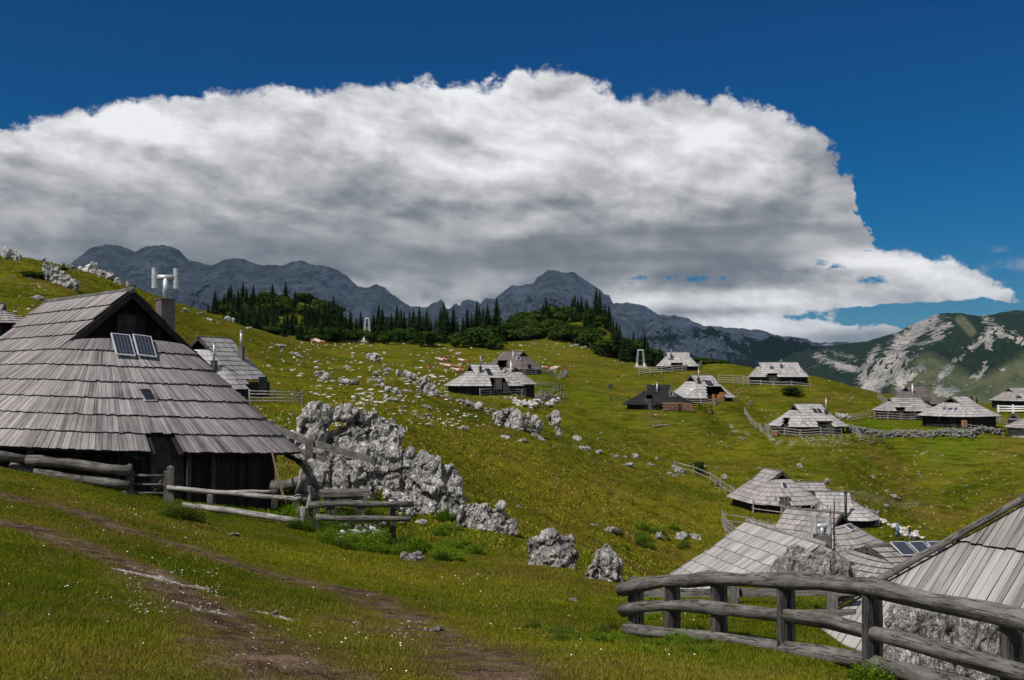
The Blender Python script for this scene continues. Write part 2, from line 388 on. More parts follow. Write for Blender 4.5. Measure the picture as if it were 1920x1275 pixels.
def leafm(name, c1, c2, trans=0.35, vs=0.9, fine=14.0):
    m = bpy.data.materials.new(name); m.use_nodes = True; t = NT(m.node_tree); nt = m.node_tree
    nt.nodes.remove(nt.nodes['Principled BSDF'])
    n = t.noise(t.obj(), vs, 3, .6); bv = t.attr('bv'); oi = t.n('ShaderNodeObjectInfo').outputs['Random']
    k = t.math('ADD', t.math('MULTIPLY', n, .5), t.math('MULTIPLY', bv, .5))
    k = t.math('ADD', k, t.math('MULTIPLY', t.math('SUBTRACT', oi, .5), .25))
    c = t.mix(t.mr(k, .25, .75), c1, c2)
    d = t.n('ShaderNodeBsdfDiffuse', {0: c}); tr = t.n('ShaderNodeBsdfTranslucent', {0: t.mix(.5, c, (c2[0] * 1.2, c2[1] * 1.3, c2[2]))})
    mx = t.n('ShaderNodeMixShader', {0: trans, 1: d.outputs[0], 2: tr.outputs[0]})
    nt.links.new(mx.outputs[0], nt.nodes['Material Output'].inputs[0]); return m
M['spruce'] = leafm('spruce needles', (0.012, 0.024, 0.010), (0.040, 0.068, 0.020), .15)
M['dwarf_pine'] = leafm('dwarf pine needles', (0.014, 0.028, 0.006), (0.045, 0.070, 0.012), .2)
M['beech'] = leafm('bush leaves', (0.014, 0.032, 0.006), (0.042, 0.072, 0.012), .25)
M['weed'] = leafm('dock and nettle leaves', (0.045, 0.085, 0.006), (0.16, 0.25, 0.02), .35, 2.0)
M['weed_dark'] = leafm('dark herb leaves', (0.025, 0.045, 0.008), (0.10, 0.14, 0.02), .3, 2.0)
M['bark'] = simple('bark', (0.05, 0.04, 0.033), .95)
# ------------------------------------------------------------------ grass colours shared by ground and blades
def grasscol(t):
    p = t.pos()
    n1 = t.noise(p, 0.045, 4, .6); n2 = t.noise(t.mapv(p, (1, 1, .3), loc=(30, 4, 0)), 0.22, 5, .62, .5)
    n3 = t.noise(t.mapv(p, loc=(9, 9, 0)), 1.1, 5, .7); n4 = t.noise(t.mapv(p, (1, 1, 1), loc=(2, 19, 0)), 7.0, 4, .7)
    k = t.math('ADD', t.math('MULTIPLY', n1, .35), t.math('ADD', t.math('MULTIPLY', n2, .4), t.math('MULTIPLY', n3, .3)))
    c = t.mix(t.mr(k, .40, .64), (0.058, 0.080, 0.004), (0.165, 0.162, 0.010))
    br = t.mr(t.noise(t.mapv(p, loc=(60, 0, 3)), 0.11, 7, .72), .48, .66)
    c = t.mix(t.math('MULTIPLY', br, .75), c, (0.165, 0.112, 0.026))
    gr = t.mr(t.noise(t.mapv(p, loc=(-20, 30, 3)), 0.3, 6, .7), .56, .70)
    c = t.mix(t.math('MULTIPLY', gr, .65), c, (0.040, 0.078, 0.004))
    b2 = t.mr(t.noise(t.mapv(p, loc=(8, 70, 3)), 0.75, 6, .7), .50, .66)
    c = t.mix(t.math('MULTIPLY', b2, .5), c, (0.125, 0.088, 0.028))
    c = t.mix(t.mr(t.attr('dirt'), .05, .55, 0, .65), c, (0.135, 0.095, 0.034))
    dr_ = t.math('MULTIPLY', t.mr(t.attr('dry'), 0, 1), t.mr(n2, .30, .6, .35, 1))
    c = t.mix(t.math('MULTIPLY', dr_, .7), c, (0.235, 0.190, 0.016))
    c = t.mix(t.mr(t.attr('lush'), 0, 1, 0, .8), c, (0.085, 0.148, 0.006))
    return c, n3, n4, p
def dirtcol(t, p):
    a = t.noise(t.mapv(p, loc=(4, 1, 0)), 3.0, 5, .7)
    return t.mix(t.mr(a, .35, .7), (0.055, 0.036, 0.026), (0.215, 0.15, 0.10))
def groundm(t, b):
    c, n3, n4, p = grasscol(t)
    c = t.mix(.06, c, (0.02, 0.025, 0.0))
    c = t.mix(t.mr(n4, .3, .7, 0, .40), c, (0.040, 0.040, 0.004), 'MIX')
    tus = t.noise(t.mapv(p, (1, 1, .5), loc=(2, 2, 2)), 2.3, 6, .75)
    c = t.mix(t.mr(tus, .55, .70, 0, .6), c, (0.025, 0.032, 0.003))
    terr = t.noise(t.mapv(p, (.28, .28, 3.2), loc=(1, 1, 0)), 1.0, 6, .68, .3)
    fy = t.mr(t.n('ShaderNodeSeparateXYZ', {0: p}).outputs[1], 22, 45)
    c = t.mix(t.math('MULTIPLY', t.mr(terr, .54, .66, 0, .5), fy), c, (0.030, 0.040, 0.004))
    c = t.mix(t.mr(terr, .44, .34, 0, .35), c, (0.19, 0.165, 0.035))
    d = t.attr('dirt'); dn = t.noise(p, 1.6, 6, .7)
    df = t.mr(t.math('ADD', d, t.math('MULTIPLY', t.math('SUBTRACT', dn, .5), 2.6)), .42, .78)
    c = t.mix(df, c, dirtcol(t, p))
    g = t.attr('gravel'); gf = t.mr(t.math('ADD', g, t.math('MULTIPLY', t.math('SUBTRACT', t.noise(t.mapv(p, loc=(3, 3, 3)), 6.0, 8, .8), .5), 3.2)), .55, .75)
    c = t.mix(gf, c, t.mix(t.mr(t.noise(p, 30, 3), .4, .6), (0.25, 0.21, 0.18), (0.60, 0.56, 0.52)))
    h = t.math('ADD', t.math('MULTIPLY', n4, .5), t.math('MULTIPLY', t.noise(p, 22, 4, .7), .3))
    h = t.math('ADD', h, tus)
    h = t.math('SUBTRACT', h, t.math('MULTIPLY', t.mr(terr, .50, .66, 0, 1.2), fy))
    return c, t.bump(h, .8, .22)
M['ground'] = mat('alpine pasture', groundm, 1.0, 0.0)
def bladem(name='grass blades', hue=None):
    m = bpy.data.materials.new(name); m.use_nodes = True; t = NT(m.node_tree); nt = m.node_tree
    nt.nodes.remove(nt.nodes['Principled BSDF'])
    c, n3, n4, p = grasscol(t); bv = t.attr('bv')
    c = t.mix(t.mr(bv, .80, 1.0, 0, .4), c, (0.20, 0.165, 0.06))
    c = t.mix(t.mr(bv, .0, .5, .55, 0), c, (0.035, 0.07, 0.008))
    c = t.n('ShaderNodeHueSaturation', {'Value': t.mr(bv, 0, 1, 1.15, 1.9, False), 'Color': c}).outputs[0]
    d = t.n('ShaderNodeBsdfDiffuse', {0: c}); tr = t.n('ShaderNodeBsdfTranslucent', {0: c})
    mx = t.n('ShaderNodeMixShader', {0: .35, 1: d.outputs[0], 2: tr.outputs[0]})
    nt.links.new(mx.outputs[0], nt.nodes['Material Output'].inputs[0]); return m
M['blade'] = bladem()
# ------------------------------------------------------------------ world: sky, clouds, sun
SUN = Vector((-0.44, -0.47, 0.82)).normalized()
el = math.asin(SUN.z); az = math.atan2(SUN.x, SUN.y)
sun = bpy.data.lights.new('sun', 'SUN'); sun.energy = 4.6; sun.angle = R(0.53); sun.color = (1.0, 0.95, 0.88)
so = bpy.data.objects.new('sun', sun); C.objects.link(so); so.rotation_euler = SUN.to_track_quat('Z', 'Y').to_euler()
w = bpy.data.worlds.new('World'); sc.world = w; w.use_nodes = True; T = NT(w.node_tree)
def _n2(vec, sc, det=4, rough=0.55, dist=0.0, out=0): return T.n('ShaderNodeTexNoise', {'Vector': vec, 'Scale': sc, 'Detail': det, 'Roughness': rough}, noise_dimensions='2D').outputs[out]
T.noise = _n2
bg = w.node_tree.nodes['Background']
sky = T.n('ShaderNodeTexSky', sky_type='NISHITA', sun_disc=False, sun_elevation=el, sun_rotation=az, altitude=1600, air_density=1.0, dust_density=0.3, ozone_density=2.0)
dirv = T.n('ShaderNodeTexCoord').outputs['Generated']
s3 = T.n('ShaderNodeSeparateXYZ', {0: dirv}); X, Y, Z = s3.outputs
AZ = T.math('ARCTAN2', X, Y); EL = T.math('ARCSINE', Z)
def ae(px, py):
    d = P(px, py, 1.0).normalized(); return math.atan2(d.x, d.y), math.asin(d.z)
def curve(val, pts, lo, hi):
    nd = T.n('ShaderNodeFloatCurve', {1: val}); cv = nd.mapping.curves[0]
    pts = sorted(((p[0] - lo) / (hi - lo), p[1]) for p in pts)
    while len(cv.points) < len(pts): cv.points.new(.5, .5)
    for i, p in enumerate(pts): cv.points[i].location = p; cv.points[i].handle_type = 'VECTOR'
    nd.mapping.update(); return nd.outputs[0]
top = [(-400, 330), (-150, 260), (0, 228), (40, 222), (60, 212), (140, 198), (210, 188), (320, 170), (400, 170), (520, 158), (545, 150), (600, 156), (700, 149), (800, 144), (900, 154),
       (930, 140), (960, 122), (1020, 119), (1070, 128), (1110, 145), (1150, 162), (1200, 176), (1280, 170), (1330, 178), (1360, 170), (1430, 190), (1480, 215), (1530, 240),
       (1572, 278), (1598, 325), (1614, 370), (1622, 410), (1640, 455), (1660, 466), (1700, 464), (1780, 470), (1830, 500), (1890, 540), (1912, 572), (1935, 620), (2300, 640)]
LO, HI = -0.75, 0.75
nz = T.n('ShaderNodeCombineXYZ', {0: T.math('MULTIPLY', AZ, 1.0), 1: T.math('MULTIPLY', EL, 1.25), 2: 0.0}).outputs[0]
warp = T.n('ShaderNodeTexNoise', {'Vector': nz, 'Scale': 9.0, 'Detail': 4.0}, noise_dimensions='2D').outputs['Color']
nzw = T.n('ShaderNodeVectorMath', {0: nz, 1: T.n('ShaderNodeVectorMath', {0: T.n('ShaderNodeVectorMath', {0: warp, 1: (.5, .5, .5)}, operation='SUBTRACT').outputs[0], 'Scale': 0.022}, operation='SCALE').outputs[0]}, operation='ADD').outputs[0]
nzr = T.mapv(nzw, rot=(0, 0, .22))
def puff(off, sc_, det=4, rg=.5, st=(1, 1, 1), sm=.6):
    v = T.mapv(nzr, st, loc=off)
    return T.math('SUBTRACT', 1.0, T.n('ShaderNodeTexVoronoi', {'Vector': v, 'Scale': sc_, 'Detail': det, 'Roughness': rg, 'Lacunarity': 2.3}, feature='F1', normalize=True, voronoi_dimensions='2D').outputs['Distance'])
edge = T.noise(nzw, 34, 12, .66)
epuff = puff((0, 0, 0), 22, 3, .55)
az2 = T.math('ADD', AZ, T.math('MULTIPLY', T.math('SUBTRACT', T.noise(T.mapv(nz, loc=(3, 7, 0)), 24, 8, .62), .5), .05))
azn = T.mr(az2, LO, HI, 0, 1, False)
topn = curve(azn, [(ae(px, py)[0], 0.2 + ae(px, py)[1]) for px, py in top], LO, HI)
tope = T.math('SUBTRACT', topn, 0.2)
rel = T.math('SUBTRACT', tope, EL)                         # angle below the cloud top
dens = T.math('ADD', T.math('ADD', rel, -.004), T.math('ADD', T.math('MULTIPLY', T.math('SUBTRACT', edge, .52), .032), T.math('MULTIPLY', T.math('SUBTRACT', epuff, .6), .022)))
cm = T.mr(dens, -.0015, .0085)
def blob(px, py, rx, ry, amp):
    a, e = ae(px, py)
    dx = T.math('MULTIPLY', T.math('SUBTRACT', AZ, a), F / rx); dy = T.math('MULTIPLY', T.math('SUBTRACT', EL, e), F / ry)
    r = T.math('ADD', T.math('MULTIPLY', dx, dx), T.math('MULTIPLY', dy, dy))
    return T.math('MULTIPLY', T.mr(r, 1.6, 0.0), amp)
def total(bl):
    acc = None
    for b_ in bl:
        o_ = blob(*b_); acc = o_ if acc is None else T.math('ADD', acc, o_)
    return acc
holes = total([(1640, 590, 200, 19, 1.6), (1790, 588, 130, 28, 1.5), (1265, 524, 100, 16, .68), (1345, 523, 60, 11, .5), (1540, 506, 40, 26, .55), (1690, 520, 90, 15, .5),
               (1560, 615, 110, 8, .5), (1840, 600, 120, 30, 1.2), (1650, 470, 60, 6, .45), (520, 480, 120, 10, .35), (1130, 545, 50, 12, .3)])
hn = T.noise(T.mapv(nzw, (1, 1.6, 1)), 22, 8, .62)
hf = T.mr(T.math('ADD', T.math('MULTIPLY', holes, .85), T.math('MULTIPLY', T.math('SUBTRACT', hn, .5), 3.0)), .62, 1.0)
cm = T.math('MULTIPLY', cm, T.math('SUBTRACT', 1.0, T.math('MULTIPLY', hf, T.mr(holes, .05, .16))), clamp=True)
wisp = T.math('MULTIPLY', T.mr(T.noise(T.mapv(nzw, (1, 1.6, 1)), 16, 9, .6), .48, .68), total([(1905, 515, 60, 26, .5), (1840, 470, 40, 8, .35)]))
cm = T.math('MAXIMUM', cm, T.math('MULTIPLY', wisp, 1.0))
# billow light and shade painted into the cloud colour: noise difference towards the sun
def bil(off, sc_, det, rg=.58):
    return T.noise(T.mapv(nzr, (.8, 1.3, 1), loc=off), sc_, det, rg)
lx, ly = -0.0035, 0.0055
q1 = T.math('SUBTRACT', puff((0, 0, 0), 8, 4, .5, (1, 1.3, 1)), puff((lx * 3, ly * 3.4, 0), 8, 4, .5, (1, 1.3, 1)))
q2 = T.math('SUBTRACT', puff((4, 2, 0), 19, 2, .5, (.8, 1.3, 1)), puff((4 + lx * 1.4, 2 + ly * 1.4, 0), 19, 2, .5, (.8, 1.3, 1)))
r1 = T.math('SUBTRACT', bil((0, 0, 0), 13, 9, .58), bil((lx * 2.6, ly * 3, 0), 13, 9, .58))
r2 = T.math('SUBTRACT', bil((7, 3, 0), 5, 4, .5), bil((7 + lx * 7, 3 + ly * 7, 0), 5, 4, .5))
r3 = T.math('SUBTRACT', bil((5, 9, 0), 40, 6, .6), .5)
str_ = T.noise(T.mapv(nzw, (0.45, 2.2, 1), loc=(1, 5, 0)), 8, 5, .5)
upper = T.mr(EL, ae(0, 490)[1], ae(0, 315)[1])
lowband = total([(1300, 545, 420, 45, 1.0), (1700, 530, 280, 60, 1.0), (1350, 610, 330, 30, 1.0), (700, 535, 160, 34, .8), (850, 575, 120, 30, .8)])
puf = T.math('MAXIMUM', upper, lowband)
base = T.mr(upper, 0, 1, .35, .50)  # cloud shading painted in: lower bank darker, upper bank lighter
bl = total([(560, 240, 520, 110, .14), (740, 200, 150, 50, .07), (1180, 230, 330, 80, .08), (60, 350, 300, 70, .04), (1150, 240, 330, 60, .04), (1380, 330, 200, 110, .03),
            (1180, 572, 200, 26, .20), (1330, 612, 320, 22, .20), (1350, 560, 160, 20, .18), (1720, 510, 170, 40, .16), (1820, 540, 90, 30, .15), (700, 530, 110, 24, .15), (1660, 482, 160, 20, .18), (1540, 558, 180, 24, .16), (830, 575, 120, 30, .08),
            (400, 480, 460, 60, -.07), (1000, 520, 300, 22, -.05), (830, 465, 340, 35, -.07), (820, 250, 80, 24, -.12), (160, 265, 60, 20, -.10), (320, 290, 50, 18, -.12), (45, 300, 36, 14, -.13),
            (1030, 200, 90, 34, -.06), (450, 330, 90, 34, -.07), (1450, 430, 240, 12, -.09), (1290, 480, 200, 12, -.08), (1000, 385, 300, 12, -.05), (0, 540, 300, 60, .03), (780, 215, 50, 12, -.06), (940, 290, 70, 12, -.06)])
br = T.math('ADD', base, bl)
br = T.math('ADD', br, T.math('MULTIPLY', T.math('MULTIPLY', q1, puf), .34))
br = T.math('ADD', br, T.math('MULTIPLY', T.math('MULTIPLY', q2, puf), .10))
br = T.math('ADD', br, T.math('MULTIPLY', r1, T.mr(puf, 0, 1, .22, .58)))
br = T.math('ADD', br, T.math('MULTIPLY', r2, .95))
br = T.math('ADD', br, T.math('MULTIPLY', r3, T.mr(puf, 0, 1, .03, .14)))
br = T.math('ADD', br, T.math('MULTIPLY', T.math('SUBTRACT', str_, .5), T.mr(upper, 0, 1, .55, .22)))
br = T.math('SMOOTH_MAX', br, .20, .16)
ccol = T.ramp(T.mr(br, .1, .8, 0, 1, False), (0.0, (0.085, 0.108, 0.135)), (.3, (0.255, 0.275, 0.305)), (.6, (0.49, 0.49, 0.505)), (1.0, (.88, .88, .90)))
hs = T.n('ShaderNodeHueSaturation', {'Hue': .505, 'Saturation': 1.35, 'Value': 1.0, 'Color': sky.outputs[0]}).outputs[0]
skyc = T.mix(1.0, hs, T.mix(T.mr(EL, .0, .20), (.10, .27, .40), (0.0, .36, .50)), 'MULTIPLY')
sat = skyc
SKYS = 0.10
skyl = T.n('ShaderNodeVectorMath', {0: sat, 'Scale': SKYS}, operation='SCALE').outputs[0]
# cloud cover added outside the view for neutral fill light in the shadows
n3d = T.n('ShaderNodeTexNoise', {'Vector': dirv, 'Scale': 2.6, 'Detail': 8.0, 'Roughness': .55}).outputs[0]
away = T.math('MAXIMUM', T.mr(EL, .46, .62), T.mr(T.math('ABSOLUTE', AZ), .78, .95))
away = T.math('MULTIPLY', away, T.mr(EL, -.02, .05))
oc = T.math('MULTIPLY', T.mr(n3d, .47, .56), away)
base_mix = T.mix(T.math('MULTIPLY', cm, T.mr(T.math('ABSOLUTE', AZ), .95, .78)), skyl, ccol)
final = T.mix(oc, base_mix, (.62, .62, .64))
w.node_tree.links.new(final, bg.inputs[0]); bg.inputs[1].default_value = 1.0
# ------------------------------------------------------------------ render look
sc.view_settings.view_transform = 'Standard'; sc.view_settings.look = 'None'; sc.view_settings.gamma = 1
sc.view_settings.exposure = 0.0
sc.render.engine = 'CYCLES'; cy = sc.cycles; cy.use_denoising = True; cy.max_bounces = 5; cy.diffuse_bounces = 3; cy.transmission_bounces = 3
cy.volume_bounces = 0; cy.use_adaptive_sampling = True; cy.adaptive_threshold = 0.015
try: cy.denoiser = 'OPENIMAGEDENOISE'; cy.denoising_prefilter = 'ACCURATE'
except Exception: pass
# ------------------------------------------------------------------ terrain mesh
pxs = np.unique(np.concatenate([np.linspace(-2200, -100, 60), np.linspace(-100, 2020, 560), np.linspace(2020, 4200, 60)]))
Dr = np.exp(np.linspace(math.log(2.2), math.log(760), 560))
UU, DD = np.meshgrid((pxs - 960) / F, Dr)
GX, GY = UU * DD, DD
GZ = height(GX, GY)
lines = {'dirt': [([(-60, 905), (30, 932), (110, 945), (190, 975), (250, 1000)], .28, .85), ([(250, 1000), (330, 1018), (420, 1050), (520, 1080), (600, 1098), (670, 1112), (740, 1145), (790, 1178), (860, 1212), (940, 1265), (1010, 1310)], .32, .78),
                  ([(-60, 965), (60, 990), (150, 1025), (240, 1058), (300, 1085)], .24, .8), ([(280, 1085), (340, 1115), (400, 1145), (450, 1180), (520, 1240), (570, 1300)], .30, .82),
                  ([(640, 1160), (720, 1185), (800, 1178)], .25, .6)],
         'gravel': [([(228, 1068), (290, 1080), (340, 1096), (372, 1100)], .10, .85), ([(380, 1105), (420, 1122)], .08, .55), ([(340, 1130), (365, 1140), (402, 1148)], .08, .8), ([(490, 1148), (530, 1158)], .09, .8), ([(560, 1200), (470, 1165)], .10, .35)]}
def dist_line(pts, X, Y):
    w_ = [gat(*p) for p in pts]; best = np.full(X.shape, 1e9)
    for a, b in zip(w_[:-1], w_[1:]):
        dx, dy = b.x - a.x, b.y - a.y; L2 = dx * dx + dy * dy + 1e-9
        k = np.clip(((X - a.x) * dx + (Y - a.y) * dy) / L2, 0, 1)
        best = np.minimum(best, np.hypot(X - a.x - k * dx, Y - a.y - k * dy))
    return best
def mask(kind, X, Y):
    out = np.zeros(X.shape)
    for pts, wd, amp in lines[kind]: out = np.maximum(out, amp * np.clip(1.25 - dist_line(pts, X, Y) / (wd * 2.0), 0, 1))
    return out
def spots(X, Y, lst):
    out = np.zeros(X.shape)
    for px, py, r, a in lst:
        g = gat(px, py); out = np.maximum(out, a * np.clip(1.3 - np.hypot(X - g.x, Y - g.y) / r, 0, 1))
    return out
near = DD < 18
dirt = np.zeros(DD.shape); grav = np.zeros(DD.shape)
dirt[near] = mask('dirt', GX[near], GY[near]); grav[near] = mask('gravel', GX[near], GY[near])
lines['path'] = [([(1365, 796), (1400, 812), (1450, 828), (1500, 838)], .40, .62), ([(1480, 822), (1590, 826)], .8, .3), ([(1590, 935), (1660, 942), (1720, 945)], .8, .45), ([(1675, 838), (1740, 852), (1800, 878)], .5, .35)]
paths = np.zeros(DD.shape); far_ = (DD > 60) & (DD < 200); paths[far_] = mask('path', GX[far_], GY[far_])
grav = np.maximum(grav, paths)
dirt = np.maximum(dirt, spots(GX, GY, [(1050, 770, 3, .0), (690, 640, 7, .7), (1160, 925, 3.0, .35), (1230, 1000, 2.0, .5), (1175, 1000, 1.2, .55), (1225, 790, 3.5, .35), (1190, 735, 4, .3), (60, 940, 1.2, .5), (1300, 560, 1, 0), (560, 640, 1, 0)]))
grav = np.maximum(grav, spots(GX, GY, [(1525, 832, 3, .35), (1560, 832, 3, .35), (688, 642, 6, .55), (1350, 940, 0.5, 0)]))
lush = np.clip(spots(GX, GY, [(500, 960, 3.0, .9), (420, 955, 2.0, .7), (600, 935, 2.5, .7), (850, 1000, 2.0, .5), (1000, 1010, .5, 0), (1050, 720, 14, .55), (1110, 745, 14, .5), (1300, 775, 9, .4), (1640, 805, 9, .75), (1720, 797, 8, .75), (1790, 815, 8, .7), (1880, 800, 8, .6),
                              (1250, 1200, 1.5, .35), (1380, 1240, 1.2, .35), (1660, 1010, 6, .4), (1500, 1040, 3, .3)]), 0, 1)
dry = np.clip(spots(GX, GY, [(1000, 900, 16, .7), (1150, 940, 18, .8), (1080, 980, 10, .7), (900, 820, 16, .5), (900, 1180, 2.2, .6), (760, 1080, 3, .45), (1250, 1010, 8, .6), (1150, 745, 10, .5), (560, 700, 20, .3), (1330, 850, 14, .4)]), 0, 1)
Fq = []
nr, nc = DD.shape
ii = (np.arange(nr - 1)[:, None] * nc + np.arange(nc - 1)[None, :]).ravel()
Fq = np.stack([ii, ii + 1, ii + nc + 1, ii + nc], -1)
gm = raw_mesh('ground', np.stack([GX, GY, GZ], -1).reshape(-1, 3), Fq, M['ground'], True,
              {'dirt': ('POINT', dirt.ravel()), 'gravel': ('POINT', grav.ravel()), 'lush': ('POINT', lush.ravel()), 'dry': ('POINT', dry.ravel())})
link('ground', gm, kind='structure')
# ------------------------------------------------------------------ mountains
def mountain(name, crest, D0, Dn, Df, foot, amp, matl, x0, x1, nx, ny, seed, sp=900., ribs=(), cw=(1.9, 1.6)):
    cx = np.linspace(x0, x1, nx); cyv = np.interp(cx, [c[0] for c in crest], [c[1] for c in crest])
    u = (cx - 960) / F; zc = np.array([P(a, b, D0).z for a, b in zip(cx, cyv)])
    zc = zc + 9 * (D0 / 6000) * fbm(xy3(u * D0, np.full(nx, seed * 3.0)), 1 / 70., 3, True)
    s = np.linspace(0, 1.0, ny); s2 = np.linspace(1.0, 1.6, 14)[1:]; S = np.concatenate([s, s2])
    Dv = np.where(S <= 1, Dn + (D0 - Dn) * S, D0 + (Df - D0) * (S - 1) / .6)
    UU_, SS = np.meshgrid(u, S); D_ = np.meshgrid(u, Dv)[1]
    zf = np.interp(cx, [f[0] for f in foot], [P(f[0], f[1], Dn).z for f in foot])
    X_ = UU_ * D0 * (0.55 + .45 * D_ / D0)
    g = np.where(SS <= 1, SS ** 1.35, 1 - (SS - 1) * 1.2)
    Zb = zf[None, :] + (zc - zf)[None, :] * g
    p = xy3(X_, D_, seed * 100.)
    warp_ = fbm(p + 50, 1 / 1400., 3)[..., None] * 500
    pw = (p + warp_) * np.array([1, .38, 1])
    rid = fbm(pw, 1 / sp, 7, True, .56)
    wgt = np.clip(np.minimum(SS, 1) * 4, 0, 1) * np.clip((1.0 - SS) * cw[0], 0.0, 1) ** cw[1]
    wgt = wgt * np.clip((zc - zf) / np.percentile(zc - zf, 75), .15, 1.0)[None, :]; wgt = np.where(SS > 1, .1, wgt)
    Z_ = Zb + amp * (rid - .25) * wgt + amp * .13 * fbm(p, 1 / 90., 5, True) * np.clip(wgt + .1, 0, 1)
    nr_, nc_ = SS.shape; i_ = (np.arange(nr_ - 1)[:, None] * nc_ + np.arange(nc_ - 1)[None, :]).ravel()
    q = np.stack([i_, i_ + 1, i_ + nc_ + 1, i_ + nc_], -1)
    PX = 960 + F * X_ / (D_ * cph + Z_ * sph); PY = 637.5 - F * (-D_ * sph + Z_ * cph) / (D_ * cph + Z_ * sph)
    rb = np.zeros(PX.shape); md_ = np.zeros(PX.shape)
    for pts, wd, amp_ in ribs:
        best = np.full(PX.shape, 1e9)
        for (ax_, ay_), (bx_, by_) in zip(pts[:-1], pts[1:]):
            dx, dy = bx_ - ax_, by_ - ay_; k = np.clip(((PX - ax_) * dx + (PY - ay_) * dy) / (dx * dx + dy * dy), 0, 1); best = np.minimum(best, np.hypot(PX - ax_ - k * dx, PY - ay_ - k * dy))
        v = np.clip(1.15 - best / (wd * 1.9), 0, 1)
        if amp_ > 0: rb = np.maximum(rb, v * amp_)
        else: md_ = np.maximum(md_, np.clip(v * 2, 0, 1))
    me = raw_mesh(name, np.stack([X_, D_, Z_], -1).reshape(-1, 3), q, matl, True, {'rib': ('POINT', rb.ravel()), 'mead': ('POINT', md_.ravel()), 'rid': ('POINT', rid.ravel()), 'alt': ('POINT', (SS * 1.0).ravel())})
    return link(name, me, kind='structure')
crestA = [(-700, 640), (-300, 600), (0, 560), (60, 545), (100, 522), (130, 497), (150, 480), (165, 468), (195, 461), (215, 462), (240, 470), (250, 474), (270, 465), (300, 461), (320, 465), (335, 472), (350, 488), (375, 495), (395, 500),
          (410, 492), (430, 487), (455, 488), (480, 498), (500, 498), (525, 501), (540, 494), (565, 491), (590, 500), (605, 500), (625, 505), (650, 520), (670, 540), (690, 542), (705, 535), (720, 540), (750, 565), (770, 577), (803, 577), (815, 568), (827, 563), (832, 572), (838, 580),
          (845, 579), (854, 571), (862, 577), (866, 567), (880, 564), (895, 567), (900, 572), (910, 561), (927, 563), (940, 552), (960, 537), (977, 538), (1000, 533), (1008, 522), (1027, 509), (1043, 509), (1060, 514), (1075, 512), (1090, 523), (1113, 538), (1127, 547), (1133, 555), (1143, 555), (1150, 571),
          (1177, 569), (1207, 575), (1237, 593), (1260, 593), (1293, 600), (1300, 605), (1308, 608), (1320, 614), (1340, 613), (1360, 617), (1390, 617), (1407, 621), (1423, 620), (1453, 630), (1513, 638), (1527, 645), (1620, 642), (1700, 650), (2300, 660)]
crestB = [(1380, 735), (1450, 690), (1500, 668), (1560, 652), (1600, 646), (1640, 640), (1680, 627), (1720, 607), (1740, 598), (1760, 590), (1785, 590), (1805, 588), (1835, 595), (1865, 593), (1890, 585), (1920, 584), (2000, 578), (2200, 560), (2700, 600)]
def mountm(kind):
    def fn(t, b):
        p = t.pos(); rid = t.attr('rid'); alt = t.attr('alt')
        nz_ = t.n('ShaderNodeSeparateXYZ', {0: t.n('ShaderNodeNewGeometry').outputs['Normal']}).outputs[2]
        px_ = t.n('ShaderNodeSeparateXYZ', {0: p}).outputs
        st = t.mapv(p, (1, .5, .8), rot=(0, .45, 0))
        n1 = t.noise(st, .0035, 7, .7); n2 = t.noise(t.mapv(p, (1, .6, .6), rot=(0, -.3, 0)), .012, 6, .72); n3 = t.noise(p, .045, 5, .7)
        if kind == 'far':
            rock = t.mix(t.mr(t.math('ADD', t.math('MULTIPLY', n2, .6), t.math('MULTIPLY', n3, .4)), .38, .62), (0.10, 0.135, 0.17), (0.36, 0.42, 0.49))  # blue tint in the rock colour stands in for haze
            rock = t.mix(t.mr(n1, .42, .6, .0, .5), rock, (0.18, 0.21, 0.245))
            gx = t.mr(px_[0], 500, 2500, -.12, .24, False)
            ga = t.mr(alt, .95, .45, -.13, .13, False)
            gf = t.mr(t.math('ADD', t.math('ADD', t.math('ADD', n1, t.math('MULTIPLY', t.math('SUBTRACT', n2, .5), .9)), gx), ga), .50, .575)
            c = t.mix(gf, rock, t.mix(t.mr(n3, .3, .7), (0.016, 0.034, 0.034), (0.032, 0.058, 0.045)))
        else:
            rock = t.mix(t.mr(t.math('ADD', t.math('MULTIPLY', n2, .6), t.math('MULTIPLY', n3, .4)), .38, .60), (0.09, 0.10, 0.105), (0.42, 0.385, 0.36))
            s = t.math('ADD', t.math('MULTIPLY', t.math('SUBTRACT', n1, .5), 1.3), t.math('MULTIPLY', t.math('SUBTRACT', n2, .5), .9))
            s = t.math('ADD', t.math('ADD', t.math('MULTIPLY', s, 1.5), t.math('MULTIPLY', t.math('SUBTRACT', n3, .5), 1.7)), t.math('SUBTRACT', .29, t.math('MULTIPLY', t.attr('rib'), .47)))
            gf = t.mr(s, -.06, .0)
            gr = t.mix(t.mr(n3, .3, .7), (0.006, 0.014, 0.011), (0.015, 0.028, 0.017))
            mead = t.mr(t.noise(t.mapv(p, loc=(900, 0, 0)), .0022, 4, .6), .50, .62)
            low = t.mr(alt, .80, .35)
            gr = t.mix(t.math('MULTIPLY', t.attr('mead'), t.mr(n2, .3, .6, .4, 1)), gr, t.mix(n2, (0.05, 0.065, 0.03), (0.11, 0.115, 0.07)))
            c = t.mix(gf, rock, gr)
        h = t.math('ADD', t.math('MULTIPLY', n2, 1.0), t.math('MULTIPLY', n3, .45))
        return c, t.bump(h, .9, 22.0 if kind == 'far' else 10.0)
    return mat('mountain ' + kind, fn, .95, .05)
mountain('mountain_range', crestA, 6000, 3300, 7600, [(-700, 800), (900, 760), (1300, 740), (1700, 790), (2300, 800)], 330, mountm('far'), -700, 2300, 1500, 210, 1)
